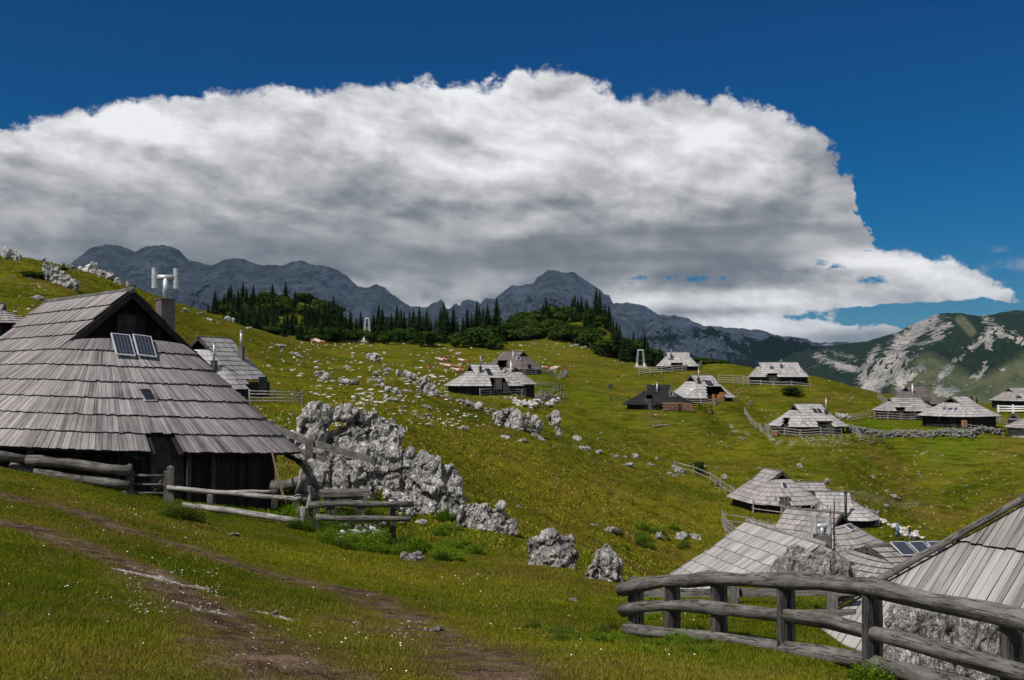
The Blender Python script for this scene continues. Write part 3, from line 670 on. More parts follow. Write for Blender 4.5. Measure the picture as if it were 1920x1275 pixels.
mountain('mountain_slope', crestB, 3000, 1150, 4200, [(1380, 800), (1500, 790), (1700, 830), (2700, 860)], 235, mountm('near'), 1380, 2700, 1000, 260, 4, 480., cw=(1.7, 1.9), ribs=
         [([(1752, 593), (1722, 612), (1692, 638), (1664, 676), (1642, 712), (1620, 745)], 13, 1), ([(1700, 640), (1682, 680), (1690, 730)], 12, .8), ([(1858, 622), (1832, 642), (1808, 664), (1782, 690), (1762, 708)], 8, .9), ([(1852, 625), (1856, 655), (1846, 690), (1815, 722)], 8, 1.0),
          ([(1850, 600), (1880, 628), (1925, 642)], 10, .9), ([(1765, 636), (1725, 652), (1690, 662)], 8, .7), ([(1775, 610), (1745, 640)], 10, .6), ([(1528, 665), (1560, 680), (1605, 695), (1625, 715)], 6, .8), ([(1545, 655), (1600, 672)], 6, .5), ([(1645, 650), (1618, 700)], 7, .8), ([(1760, 735), (1780, 742)], 16, .9),
          ([(1700, 700), (1720, 715)], 14, .7), ([(1900, 680), (1860, 710), (1850, 735)], 7, .5), ([(1960, 650), (2060, 700)], 20, .7), ([(2150, 620), (2250, 720)], 24, .7),
          ([(1740, 700), (1790, 725), (1700, 750), (1860, 740), (1930, 700)], 20, -1), ([(1800, 598), (1822, 622)], 5, -1)])
def valleym(t, b):
    p = t.pos(); n = t.noise(p, .004, 6, .65)
    return t.mix(t.mr(n, .4, .6), (0.02, 0.04, 0.02), (0.06, 0.09, 0.03))
vb = MB(); vb.face([(-26000, -2000, -420), (26000, -2000, -420), (26000, 26000, -420), (-26000, 26000, -420)])
vb.build('valley', mat('valley floor', valleym, .95, .05), kind='structure')
# ------------------------------------------------------------------ haze
HAZE = True
def haze():
    m = bpy.data.materials.new('air'); m.use_nodes = True; nt = m.node_tree; nt.nodes.clear()
    t = NT(nt); v = t.n('ShaderNodeVolumePrincipled', {'Color': (0.42, .70, 1.0, 1), 'Density': HD, 'Anisotropy': 0.0}); o = t.n('ShaderNodeOutputMaterial')
    nt.links.new(v.outputs[0], o.inputs['Volume'])
    b = MB(); b.box((0, 8000, 265), (11000, 0, 0), (0, 9800, 0), (0, 0, 690))
    h = b.build('haze', m, kind='stuff', label='thin bluish air in front of the far mountains'); return h
HD = 1.4e-5

def cloudm():
    m = bpy.data.materials.new('cloud'); m.use_nodes = True; t = NT(m.node_tree); nt = m.node_tree; nt.nodes.remove(nt.nodes['Principled BSDF'])
    mx = t.n('ShaderNodeMixShader', {0: .28, 1: t.n('ShaderNodeBsdfDiffuse', {0: (.9, .9, .92, 1)}).outputs[0], 2: t.n('ShaderNodeBsdfTransparent').outputs[0]})
    nt.links.new(mx.outputs[0], nt.nodes['Material Output'].inputs[0]); return m
def add_shade_cloud():
    # cloud slab added above the picture, out of view, to shade the far range
    nx, ny = 60, 44; X_, Y_ = np.meshgrid(np.linspace(-9500, 150, nx), np.linspace(1350, 6300, ny)); e = np.minimum(np.minimum(X_ + 9500, 150 - X_), np.minimum(Y_ - 1350, 6300 - Y_)); k = np.clip(e / 700, 0, 1) ** .5
    X2 = X_ + 250 * fbm(xy3(X_, Y_), 1 / 900., 3); Y2 = Y_ + 200 * fbm(xy3(X_, Y_, 50.), 1 / 900., 3)
    top_z = 3250 + k * (500 + 500 * fbm(xy3(X_, Y_), 1 / 1200., 4, True)); bot = 3250 - k * (60 + 80 * fbm(xy3(X_, Y_, 9.), 1 / 700., 3))
    V = np.concatenate([np.stack([X2, Y2, top_z], -1).reshape(-1, 3), np.stack([X2, Y2, bot], -1).reshape(-1, 3)]); i_ = (np.arange(ny - 1)[:, None] * nx + np.arange(nx - 1)[None, :]).ravel(); q = np.stack([i_, i_ + 1, i_ + nx + 1, i_ + nx], -1)
    o = link('shade_cloud', raw_mesh('shade_cloud', V, np.concatenate([q, q[:, ::-1] + nx * ny]), cloudm(), True), kind='structure')
add_shade_cloud()
# ------------------------------------------------------------------ huts
HUTS = {}
class Hut:
    """shingled herdsman's hut: short ridge, gable triangles, skirt roof flaring round both ends"""
    def __init__(s, px, D, yaw, rl, W, L, ridge_py, eave_py, base_py, mat_, label, courses=8, bw=.3, tg=.3, cuts=(), ends=(0, 1), step=.05,
                 wall='wall', name='hut', base_z=None, gable_in=.45, tsk=None, group='shingled herdsmen huts scattered over the pasture', ridge_mat='log', flare=.0, soff=0.0, tilt=0.0, barge='log_dark'):
        th = R(yaw); s.ax = Vector((math.cos(th), math.sin(th), 0)); s.ay = Vector((-math.sin(th), math.cos(th), 0))
        zr = P(px, ridge_py, D).z; ze = P(px, eave_py, D - min(W, 4) * .8).z
        zb = P(px, base_py, D - W * .6).z if base_z is None else base_z
        x = P(px, ridge_py, D).x; s.o = Vector((x, D, zb)); s.H = zr - zb; s.he = ze - zb
        s.rl, s.W, s.L, s.tg, s.flare = rl, W, L, tg, flare; s.tilt = tilt; s.barge = barge
        s.root = empty(name, s.o, label=label, cat='hut', group=group); s.px = px
        s.cuts = cuts; s.mat = mat_; s.n = courses; s.bw = bw
        s.roof(courses, bw, step); s.walls(wall); s.gables(ends, gable_in, ridge_mat)
    def Wd(s, x, y, z): return s.o + s.ax * x + s.ay * y + Vector((0, 0, z))
    def loc(s, v): return Vector(v) - s.o
    def yt(s, t): return .12 + (s.W - .12) * (t + s.flare * t * (t - 1))
    def et(s, t):
        k = max(0, (t - s.tg) / (1 - s.tg)); return .12 + (s.L - s.rl - .12) * k ** 1.0
    def Pq(s, seg, q, t):
        """seg 0 side -y, 1 end +x, 2 side +y, 3 end -x ; q in 0..1"""
        z = s.H - (s.H - s.he) * t; y = s.yt(t); tl = s.tilt * t / s.W
        if seg == 0: return Vector((-s.rl + 2 * s.rl * q, -y, z + tl * y))
        if seg == 2: return Vector((s.rl - 2 * s.rl * q, y, z - tl * y))
        a = (-.5 + q) * math.pi; n = 2 / 2.35; e = s.et(t)
        X = s.rl + e * abs(math.cos(a)) ** n; Yv = y * math.copysign(abs(math.sin(a)) ** n, math.sin(a))
        return Vector((X, Yv, z - tl * Yv)) if seg == 1 else Vector((-X, -Yv, z + tl * Yv))
    def nrm(s, seg, q, t):
        e = .02; q0, q1 = max(0, q - e), min(1, q + e); t0, t1 = max(s.tg if seg in (1, 3) else .01, t - e), min(1, t + e)
        if t1 <= t0: t1 = t0 + e
        n = (s.Pq(seg, q1, t) - s.Pq(seg, q0, t)).cross(s.Pq(seg, q, t0) - s.Pq(seg, q, t1))
        return n.normalized() if n.length > 1e-9 else Vector((0, 0, 1))
    def arc(s, seg, t):
        N = 60; pts = [s.Pq(seg, i / N, t) for i in range(N + 1)]; L = [0]
        for a, b in zip(pts[:-1], pts[1:]): L.append(L[-1] + (b - a).length)
        return L
    def roof(s, n, bw, step):
        mb = MB(); und = MB(); s.bv = []; s.bf = []
        near = bw < .22
        for seg in range(4):
            t0s = 0.0 if seg in (0, 2) else s.tg
            edges = [k / n for k in range(n + 1) if k / n > t0s + .02]; edges = [t0s] + edges
            L = s.arc(seg, 1.0)
            for ta, tb in zip(edges[:-1], edges[1:]):
                pos_ = 0.0; q0 = 0.0; total_ = L[-1]; rows = []
                while q0 < 1 - 1e-6:
                    w_ = bw * random.uniform(.65, 1.35); pos_ += w_
                    if total_ - pos_ < bw * .5: q1 = 1.0
                    else: q1 = float(np.interp(pos_, L, np.arange(61) / 60))
                    rows.append((q0, q1)); q0 = q1
                slope = (s.Pq(seg, .5, tb) - s.Pq(seg, .5, ta)).length
                tone = random.uniform(-.06, .06)
                for (a, b) in rows:
                    m_ = (a + b) / 2; wb = s.o + s.l2w(s.Pq(seg, m_, tb)); ppx, ppy = pix(wb)
                    wt = s.o + s.l2w(s.Pq(seg, m_, (ta + tb) / 2)); kx = pix(wt)
                    skip = False
                    for (x0, x1, tc, sg) in s.cuts:
                        if x0 <= ppx <= x1 and (ta + tb) / 2 > tc and seg in sg: skip = True
                    if skip: continue
                    nn = s.nrm(seg, m_, (ta + tb) / 2)
                    jt = random.uniform(-.0035, .0035); tbj = min(tb + jt * (1 if tb < 1 else .6), 1.03); taj = max(ta - .035, 0 if seg in (0, 2) else s.tg)
                    if seg in (1, 3) and ta == s.tg: taj = s.tg - .03 * math.sin(math.pi * m_)
                    lift = step * random.uniform(.88, 1.12) + .015
                    gap = (b - a) * (.03 if near else .0)
                    A, B = s.Pq(seg, a + gap, taj) + nn * .012, s.Pq(seg, b - gap, taj) + nn * .012
                    Cc, Dd = s.Pq(seg, b - gap, tbj) + nn * lift, s.Pq(seg, a + gap, tbj) + nn * lift
                    C0, D0_ = s.Pq(seg, b - gap, tbj) - nn * .02, s.Pq(seg, a + gap, tbj) - nn * .02
                    u0 = random.random() * 20; w_ = (Dd - Cc).length; bvv = min(1, max(0, random.gauss(.5, .22) + tone))
                    wd = [s.l2w(p) for p in (A, B, Cc, Dd, C0, D0_)]
                    mb.face([wd[0], wd[3], wd[2], wd[1]], [(u0, slope), (u0, 0), (u0 + w_, 0), (u0 + w_, slope)], bvv)
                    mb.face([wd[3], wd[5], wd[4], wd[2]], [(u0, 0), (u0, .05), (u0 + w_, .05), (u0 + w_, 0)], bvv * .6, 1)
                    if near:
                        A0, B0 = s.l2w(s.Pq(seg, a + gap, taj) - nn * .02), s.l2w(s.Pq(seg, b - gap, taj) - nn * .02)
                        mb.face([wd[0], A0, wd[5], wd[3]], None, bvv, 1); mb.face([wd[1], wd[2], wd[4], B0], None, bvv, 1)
                # underside following the boards kept
                N = max(8, int(total_ / .5))
                for i in range(N):
                    a, b = i / N, (i + 1) / N; ppx = pix(s.o + s.l2w(s.Pq(seg, (a + b) / 2, tb)))[0]
                    if any(x0 <= ppx <= x1 and (ta + tb) / 2 > tc and seg in sg for (x0, x1, tc, sg) in s.cuts): continue
                    f = []
                    for (q, t) in ((a, ta), (b, ta), (b, tb), (a, tb)):
                        f.append(s.l2w(s.Pq(seg, q, t) - s.nrm(seg, q, max(t, t0s + .01)) * .035))
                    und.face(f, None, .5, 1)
                    f2 = [s.o + s.l2w(s.Pq(seg, q, t)) for (q, t) in ((a, ta), (b, ta), (b, tb), (a, tb))]
                    k0 = len(s.bv); s.bv += f2; s.bf.append((k0, k0 + 1, k0 + 2, k0 + 3))
        b0 = len(mb.v); mb.v += und.v; mb.f += [tuple(i + b0 for i in f) for f in und.f]; mb.uv += und.uv; mb.c += und.c; mb.m += und.m
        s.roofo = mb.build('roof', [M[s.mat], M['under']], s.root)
        s.bvh = BVHTree.FromPolygons(s.bv, s.bf)
    def l2w(s, p): return s.ax * p[0] + s.ay * p[1] + Vector((0, 0, p[2]))
    def walls(s, wm, ti=.86):
        mb = MB(); N = 96; pts = []
        for seg in range(4):
            for i in range(24): pts.append(s.Pq(seg, i / 24, ti))
        L = 0
        for i in range(len(pts)):
            a, b = pts[i], pts[(i + 1) % len(pts)]; d = (Vector((b.x, b.y, 0)) - Vector((a.x, a.y, 0))).length
            A, B = s.l2w((a.x, a.y, a.z - .06)), s.l2w((b.x, b.y, b.z - .06)); A0, B0 = s.l2w((a.x, a.y, -1.6)), s.l2w((b.x, b.y, -1.6))
            h = a.z + 1.6
            mb.face([A0, B0, B, A], [(L, 0), (L + d, 0), (L + d, h), (L, h)]); L += d
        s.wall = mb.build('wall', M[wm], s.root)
    def gables(s, ends, gin, rm):
        for e in ends:
            sg = 1 if e else -1; mb = MB(); g = (s.rl - gin) * sg
            z0 = s.H - (s.H - s.he) * (s.tg + .06); y0 = s.yt(s.tg + .06) - .05
            pts = [(g, -y0, z0), (g, y0, z0), (g, 0, s.H - .08)]
            pts2 = [(g - .06 * sg, p[1], p[2]) for p in pts]
            q = [s.l2w(p) for p in pts]
            if sg < 0: q = q[::-1]
            mb.face(q, [(p[1], p[2]) for p in pts]); q2 = [s.l2w(p) for p in pts2]; mb.face(q2 if sg < 0 else q2[::-1], [(p[1], p[2]) for p in pts])
            gb = mb.build('gable', M['wall'], s.root)
            for sd in (-1, 1):
                b = MB(); top_ = Vector((s.rl * sg + .03 * sg, 0.02 * sd, s.H - .10)); tt = s.tg + (.10 if s.bw > .16 else .17)
                bot = Vector((s.rl * sg + .03 * sg, (s.yt(tt) + .02) * sd, s.H - (s.H - s.he) * tt - .06))
                dv = (bot - top_) / 2; nv = Vector((1, 0, 0)).cross(dv).normalized()
                b.box(s.l2w((top_ + bot) / 2), s.l2w(dv), s.l2w(Vector((.035, 0, 0))), s.l2w(nv * (.10 if s.bw < .22 else .13)))
                b.build('barge_board', M[s.barge], s.root)
        b = MB(); nn = 7; rr = .11
        pts = [s.l2w((-s.rl - .12 + (2 * s.rl + .24) * i / nn, random.uniform(-.03, .03), s.H + .04 + random.uniform(-.02, .02))) for i in range(nn + 1)]
        b.tube(pts, rr, 8, jit=.12); b.build('ridge_beam', M[rm], s.root, True)
    def hit(s, px, py):
        d = P(px, py, 1.0).normalized(); r = s.bvh.ray_cast(Vector((0, 0, 0)), d)
        if r[0] is None: return None
        n = r[1]
        if n.z < 0: n = -n
        return r[0], n
    def frame(s, n):
        rt = Vector((0, 0, 1)).cross(n).normalized(); rt = -rt if rt.x < 0 else rt   # points right across the roof
        up = n.cross(rt); up = -up if up.z < 0 else up; return rt, up.normalized()
    def panel(s, px, py, wd, ht, name='solar_panel', kind='pv', tilt=0.0, gapn=.06, frm='alu', skew=0.0):
        h = s.hit(px, py)
        if not h: print('MISS', name, px, py); return
        p, n = h; rt, up = s.frame(n)
        if tilt: m_ = Matrix.Rotation(tilt, 3, rt); n = m_ @ n; up = m_ @ up
        if skew: m_ = Matrix.Rotation(skew, 3, n); rt = m_ @ rt; up = m_ @ up
        p = s.loc(p) + n * (gapn + .05) + n * abs(math.sin(tilt)) * ht * .5; b = MB()
        b.box(p, rt * wd / 2, up * ht / 2, n * .025); f = b.build(name, M[frm], s.root)
        g = MB(); m_ = .035 if kind == 'pv' else .05
        q = [p + rt * i * (wd / 2 - m_) + up * j * (ht / 2 - m_) + n * .03 for i, j in ((-1, -1), (1, -1), (1, 1), (-1, 1))]
        g.face(q, [(0, 0), (1, 0), (1, 1), (0, 1)]); g.build('solar_cells' if kind == 'pv' else 'pane', M[kind], f)
        return f
    def chimney(s, px, py, hh, kind='pipe', r=.11, box=(.28, .28), boxh=.9, cap=True, matn='pipe', boxm='chimney_dark'):
        h = s.hit(px, py)
        if not h: print('MISS chimney', px, py); return
        p = s.loc(h[0]) - Vector((0, 0, .35)); z0 = p.z
        if kind in ('box', 'boxpipe', 'twin'):
            b = MB(); bh = boxh + .35
            b.box(p + Vector((0, 0, bh / 2)), s.ax * box[0], s.ay * box[1], (0, 0, bh / 2))
            b.box(p + Vector((0, 0, bh + .02)), s.ax * (box[0] + .03), s.ay * (box[1] + .03), (0, 0, .02))
            ch = b.build('chimney', M[boxm], s.root); p = p + Vector((0, 0, bh)); hh -= boxh
        else: ch = None
        if kind != 'box':
            b = MB(); b.tube([p, p + Vector((0, 0, hh))], r, 10)
            if cap and kind != 'twin':
                b.tube([p + Vector((0, 0, hh + .06)), p + Vector((0, 0, hh + .1))], [r * 1.8, r * .4], 10); b.tube([p + Vector((0, 0, hh - .12)), p + Vector((0, 0, hh - .02))], r * 1.35, 10)
            o = b.build('flue', M[matn], ch or s.root, True)
            if kind == 'twin':        # T head with two upright wind tubes
                b = MB(); tp = p + Vector((0, 0, hh)); d = s.twin_dir; k = r * 3.1
                b.tube([tp - d * k, tp + d * k], r * 1.05, 12)
                b.build('flue_tee', M['steel'], ch, True)
                for sg in (-1, 1):
                    b = MB(); c_ = tp + d * sg * (k + r * .9); b.tube([c_ - Vector((0, 0, r * 4.4)), c_ + Vector((0, 0, r * 3.6))], r * 1.15, 14, caps=False)
                    b.tube([c_ + Vector((0, 0, r * 3.5)), c_ - Vector((0, 0, r * 4.2))], r * 1.05, 14, caps=False)
                    b.build('wind_tube', M['steel'], ch, True)
    def wallbox(s, px, py, D, wd, ht, name, matn, off=.03, sub=None):
        """a door or window plate fixed on the wall, facing outwards"""
        p = s.loc(P(px, py, D)); b = MB(); d = s.twall(p)
        rt, n = d; b.box(p + n * off, rt * wd / 2, (0, 0, ht / 2), n * .04); f = b.build(name, M[matn], s.root)
        if sub:
            g = MB(); g.box(p + n * (off + .045), rt * (wd / 2 - .08), (0, 0, ht / 2 - .08), n * .008); g.build(sub[0], M[sub[1]], f)
        return f
    def twall(s, p):
        l = Vector((p.dot(s.ax), p.dot(s.ay), 0)); best = None
        for seg in range(4):
            for i in range(25):
                q = s.Pq(seg, i / 24, .86); dd = (q.x - l.x) ** 2 + (q.y - l.y) ** 2
                if best is None or dd < best[0]: best = (dd, seg, i / 24)
        seg, q = best[1], best[2]; a = s.Pq(seg, max(0, q - .03), .86); b = s.Pq(seg, min(1, q + .03), .86)
        t = s.l2w(b - a); t.z = 0; t.normalize(); n = Vector((t.y, -t.x, 0))
        if n.dot(s.o + p) > 0: n = -n
        return t, n
    def onwall(s, px, py, wd, ht, name, matn, sub=None, off=.04):
        """ray against the wall band"""
        d = P(px, py, 1.0).normalized(); vv = [s.o + Vector(v) for v in [p.co for p in s.wall.data.vertices]]
        bt = BVHTree.FromPolygons(vv, [tuple(p.vertices) for p in s.wall.data.polygons]); r = bt.ray_cast(Vector((0, 0, 0)), d)
        if r[0] is None: print('MISS wall', name, px, py); return
        n = r[1].copy(); n.z = 0; n.normalize()
        if n.dot(d) > 0: n = -n
        rt = Vector((0, 0, 1)).cross(n); p = s.loc(r[0]) + n * off; b = MB(); b.box(p, rt * wd / 2, (0, 0, ht / 2), n * .04)
        f = b.build(name, M[matn], s.root)
        if sub:
            g = MB(); g.box(p + n * .045, rt * (wd / 2 - .07), (0, 0, ht / 2 - .07), n * .008); g.build(sub[0], M[sub[1]], f)
        return f
# ---- the large hut at the left
h = Hut(161, 34.75, -46, 3.8, 5.4, 8.2, 559, 838, 905, 'shingle_main', 'large dark hut behind the log fence, two solar panels under its black gable',
        10, .15, .34, tilt=.38, barge='log_black', cuts=((283, 344, .9, (0, 1)),), base_z=-4.0, step=.06, ends=(1, 0), gable_in=.55)
HUTS['main'] = h
h.H, h.he = h.H, h.he
h.twin_dir = Vector((1, .25, 0)).normalized()
h.panel(227, 655, .60, 1.0, skew=-.12, gapn=.10, tilt=.10); h.panel(267, 657, .60, 1.0, skew=-.16, gapn=.10, tilt=.10)
h.panel(276, 743, .42, .62, 'roof_window', 'dark_glass', frm='log_pale', gapn=.0)
h.chimney(309, 640, 2.2, 'twin', r=.088, box=(.24, .24), boxh=1.42, matn='steel', boxm='chimney')
gb = MB(); c_ = h.l2w((h.rl - .5, .05, h.H - 1.05)); gb.box(c_, h.ay * .30, (0, 0, .33), h.ax * .05); vt = gb.build('vent_shutter', M['log_dark'], h.root)
for k in range(5):
    gb = MB(); gb.box(c_ + h.ax * .06 + Vector((0, 0, -.22 + .11 * k)), h.ay * .21, (0, 0, .03), h.ax * .015); gb.build('louvre', M['log_dark'], vt)
h.onwall(312, 862, 1.0, 1.7, 'door', 'log_dark')
h.onwall(395, 900, .14, 1.6, 'post', 'log_dark', off=.1); h.onwall(346, 880, .12, 1.7, 'post', 'log_dark', off=.25)
def curved_yoke():
    g0 = P(193, 862, 28.2); b = MB(); pts = [P(px, py, 28.6) for px, py in ((191, 853), (200, 851), (220, 850), (240, 851), (253, 855), (260, 862))]
    b.tube(pts, [.07, .10, .115, .115, .10, .05], 8, jit=.1)
    o = b.build('wooden_trough', M['log_dark'], None, True, label='curved hollowed log hung against the dark wall of the large hut', cat='trough')
curved_yoke()
# ---- hut behind it
h = Hut(402, 95, 76, 2.8, 4.8, 5.4, 634, 730, 748, 'shingle_pale', 'pale hut behind the large dark hut, two tall chimneys and a tiny solar panel', 11, .30, .27,
        cuts=((467, 540, .83, (0, 1)),), ends=(0,), step=.045, gable_in=.5)
h.twin_dir = Vector((1, 0, 0))
h.panel(364, 668, .55, 1.2, skew=-.25); h.chimney(401, 696, 2.6, 'boxpipe', r=.10, box=(.22, .22), boxh=.9, matn='steel'); h.chimney(452, 672, 2.6, 'boxpipe', r=.13, box=(.25, .25), boxh=1.1, matn='steel', boxm='chimney')
h.onwall(470, 716, .8, .8, 'window', 'log_dark', ('pane', 'dark_glass')); h.onwall(492, 722, 1.6, 1.6, 'door', 'log_dark')
# ---- huts of the middle pasture
def far(px, D, yaw, rl, W, L, r, e, b, m, label, **k):
    k.setdefault('courses', 8); k.setdefault('bw', .42); k.setdefault('step', .055); k.setdefault('ends', (0, 1)); k.setdefault('gable_in', .55)
    return Hut(px, D, yaw, rl, W, L, r, e, b, m, label, **k)
h = far(907, 157, 22, 2.3, 4.9, 6.3, 684, 724, 741, 'shingle_pale', 'silvery hut with recessed porch behind the rocky rise', cuts=((921, 952, .62, (0,)),), tg=.34)
h.chimney(901, 698, 2.6, 'boxpipe', r=.09, box=(.2, .2), boxh=.9); h.panel(917, 698, .8, 1.9, 'roof_window', 'dark_glass', frm='dark_metal', gapn=0); h.panel(868, 704, .5, .6, 'roof_window', 'dark_glass', frm='dark_metal', gapn=0)
h.onwall(950, 727, 1.2, 1.7, 'door', 'log_dark'); h.onwall(934, 720, 1.2, 1.7, 'door', 'wall_grey')
h = far(957, 161, -58, 1.7, 3.4, 4.8, 690, 721, 737, 'shingle_mid', 'small hut joined to the silvery hut, blue panel in its gable', courses=7, tg=.28)
h.chimney(958, 699, 2.2, 'pipe', r=.12, matn='white'); h.panel(949, 698, .9, .9, kind='pv')
h = far(962, 200, -38, 2.6, 5.2, 6.0, 660, 692, 702, 'shingle_brown', 'dark brown hut on the rise behind the silvery hut', cuts=((930, 949, .55, (0,)), (991, 999, .8, (0, 1))), tg=.3, ridge_mat='log_dark')
h.panel(972, 673, .8, .9, 'gable_window', 'dark_glass', frm='white'); h.chimney(962, 672, 1.8, 'pipe', r=.08, matn='white')
h = far(1270.5, 245, 0, 2.75, 4.6, 5.3, 661, 687, 695, 'shingle_pale', 'small pale hut at the edge of the wood, blue grey panel beside its chimney', cuts=((1258, 1282, .72, (0,)),))
h.chimney(1259, 672, 2.2, 'boxpipe', r=.1, box=(.25, .25), boxh=1.0); h.panel(1258, 674, 1.5, .6); h.onwall(1274, 686, 1.4, .8, 'window', 'log_dark', ('pane', 'dark_glass'))
h = far(1459, 215, 1, 4.25, 5.0, 6.1, 680, 707, 721, 'shingle_pale', 'wide pale hut standing on the skyline, with a long level ridge and black wall', cuts=((1438, 1459, .7, (0,)),))
h.chimney(1465, 690, 1.9, 'boxpipe', r=.09, box=(.2, .2), boxh=.7); h.panel(1447, 690, .7, .9, 'roof_window', 'dark_glass', frm='dark_metal'); h.onwall(1449, 715, 1.5, 1.9, 'door', 'log_dark')
h = far(1315, 180, 27, 2.4, 4.9, 5.8, 704, 746, 755, 'shingle_pale', 'pale hut with fresh orange doors under its raised porch roof', cuts=((1326, 1362, .55, (0,)),), tg=.3)
h.chimney(1310, 719, 2.6, 'boxpipe', r=.1, box=(.22, .22), boxh=.9, matn='steel'); h.panel(1326, 719, .6, 1.5, 'roof_window', 'dark_glass', frm='dark_metal'); h.panel(1332, 719, .6, 1.5, 'roof_window', 'dark_glass', frm='dark_metal')
h.onwall(1354, 747, 1.2, 2.2, 'door', 'door_orange'); h.onwall(1338, 747, .6, 1.5, 'shutter', 'door_orange'); h.onwall(1347, 747, .6, 1.5, 'shutter', 'door_orange')
hb = h.hit(1297, 732)
if hb:
    b = MB(); n_ = Vector((-.2, -1, .2)).normalized(); c_ = h.loc(hb[0]); b.tube([c_ + n_ * .1, c_ + n_ * .35], [.33, .28], 12); b.build('satellite_dish', M['white'], h.root, True)
h = far(1234, 166, -8, 1.9, 4.6, 5.9, 723, 759, 769, 'shingle_black', 'tarred black hut with a thin steel flue, surrounded by a black fence', cuts=((1200, 1226, .55, (0,)),), tg=.26, ridge_mat='log_black')
h.chimney(1232, 735, 1.9, 'pipe', r=.13, matn='steel'); h.panel(1258, 739, .5, 1.6, 'roof_window', 'dark_glass', frm='steel'); h.panel(1262, 739, .4, 1.6, 'roof_window', 'dark_glass', frm='steel'); h.onwall(1215, 758, 1.2, 1.8, 'door', 'log_dark')
h = far(1514, 148, 12, 2.2, 4.6, 5.6, 758, 800, 813, 'shingle_pale', 'pale hut with two roof windows above the stony bank', cuts=((1535, 1562, .78, (0, 1)), (1464, 1478, .68, (0, 3))), tg=.3)
h.chimney(1549, 777, 2.4, 'boxpipe', r=.11, box=(.2, .2), boxh=.6, matn='steel'); h.panel(1528, 771, .5, 1.0, 'roof_window', 'dark_glass', frm='dark_metal'); h.panel(1536, 771, .5, 1.0, 'roof_window', 'dark_glass', frm='dark_metal'); h.onwall(1557, 806, 1.2, 1.7, 'door', 'wall_grey')
h = far(1697, 165, -6, 2.5, 4.4, 5.1, 746, 771, 786, 'shingle_mid', 'grey hut with a fenced yard, standing close in front of the brown roofed hut', cuts=((1674, 1697, .72, (0,)),), courses=7)
h.onwall(1651, 779, .8, 1.6, 'door', 'wall_grey'); h.onwall(1710, 780, .8, 1.5, 'door', 'wall_grey')
h = far(1715, 186, 20, 2.0, 4.2, 5.2, 725, 758, 768, 'shingle_brown', 'brown roofed hut half hidden behind the grey hut with the fenced yard', cuts=((1725, 1746, .6, (0, 1)),), courses=8, ridge_mat='log_dark')
h.chimney(1711, 739, 2.2, 'pipe', r=.12, matn='white'); h.panel(1706, 731, .5, .7, kind='pv')
h = far(1797, 150, 27, 1.7, 4.8, 5.8, 744, 781, 801, 'shingle_pale', 'pale hut with black walls and two solar panels, orange box by its door', cuts=((1809, 1826, .8, (0,)),), tg=.34)
h.chimney(1770, 769, 1.5, 'pipe', r=.17, matn='pipe', cap=False); h.panel(1782, 768, .7, .85); h.panel(1792, 768, .45, .85, frm='alu'); h.onwall(1761, 787, .6, .8, 'window', 'wall', ('pane', 'dark_glass')); h.onwall(1783, 787, .6, .8, 'window', 'wall', ('pane', 'dark_glass'))
h = far(1928, 190, 4, 3.9, 5.0, 6.4, 728, 752, 766, 'shingle_mid', 'grey hut cut by the right edge of the picture, above the pale board fence', tg=.3)
h.panel(1908, 745, .5, .9, 'roof_window', 'dark_glass', frm='dark_metal'); h.panel(1912, 745, .5, .9, 'roof_window', 'dark_glass', frm='dark_metal')
h = far(1965, 142, 10, 2.0, 4.6, 5.6, 772, 804, 822, 'shingle_mid', 'roof corner at the right edge standing on a stone wall base', ends=(0,), wall='rock')
h = far(1901, 165, 60, 1.0, .95, 1.1, 776, 786, 791, 'shingle_mid', 'little store hut at the right edge beside the rail fence', courses=3, tg=.9, bw=.3)
h = far(-54, 74, 20, 2.2, 4.2, 5.0, 570, 606, 640, 'shingle_mid', 'roof corner of a hut peeping in at the left edge of the picture', ends=(1,))
# ---- hamlet in the hollow
h = far(1450, 97, -78, 1.7, 3.7, 4.9, 882, 944, 958, 'shingle_mid', 'brownish hut at the upper end of the hollow, small blue panel below its gable', courses=8, bw=.22, cuts=((1463, 1483, .76, (0, 1)),), tg=.27)
h.panel(1471, 912, .5, .95, kind='pv', skew=-.2, frm='white'); h.onwall(1473, 948, 1.0, 1.5, 'door', 'wall_grey'); h.chimney(1462, 884, .8, 'pipe', r=.07, matn='dark_metal', cap=False)
h = far(1512, 113, -2, 1.9, 3.6, 4.4, 905, 940, 950, 'shingle_mid', 'grey roof between the brownish hut and the pale hut with the slender black flue', courses=7, bw=.25)
h.panel(1520, 925, .45, .8, 'roof_window', 'dark_glass', frm='dark_metal'); h.panel(1526, 925, .45, .8, 'roof_window', 'dark_glass', frm='dark_metal'); h.chimney(1514, 928, .8, 'pipe', r=.06, matn='dark_metal')
h = far(1560, 103, -10, 1.7, 4.0, 4.5, 923, 975, 986, 'shingle_pale', 'pale grey hut in the hollow with a slender black flue at its eave', courses=8, bw=.24)
h.chimney(1586, 973, 3.0, 'pipe', r=.14, matn='dark_metal')
h = far(1526, 66, -42, 1.9, 4.1, 5.1, 959, 1046, 1066, 'shingle_mid', 'grey hut mid hollow, one small solar panel lying on its flared roof end', courses=9, bw=.2, tg=.3, cuts=((1611, 1622, .93, (0, 1)),))
h.panel(1592, 991, .7, .55, kind='pv', frm='white')
h = far(1468, 39.3, -76, 2.9, 4.3, 5.4, 999, 1172, 1235, 'shingle_pale', 'pale long roofed hut just behind the log fence, left of the lichened boulder', courses=9, bw=.17, step=.04, gable_in=.35, base_z=-10.3, ridge_mat='log_pale')
h.twin_dir = Vector((1, 0, 0)); h2 = h
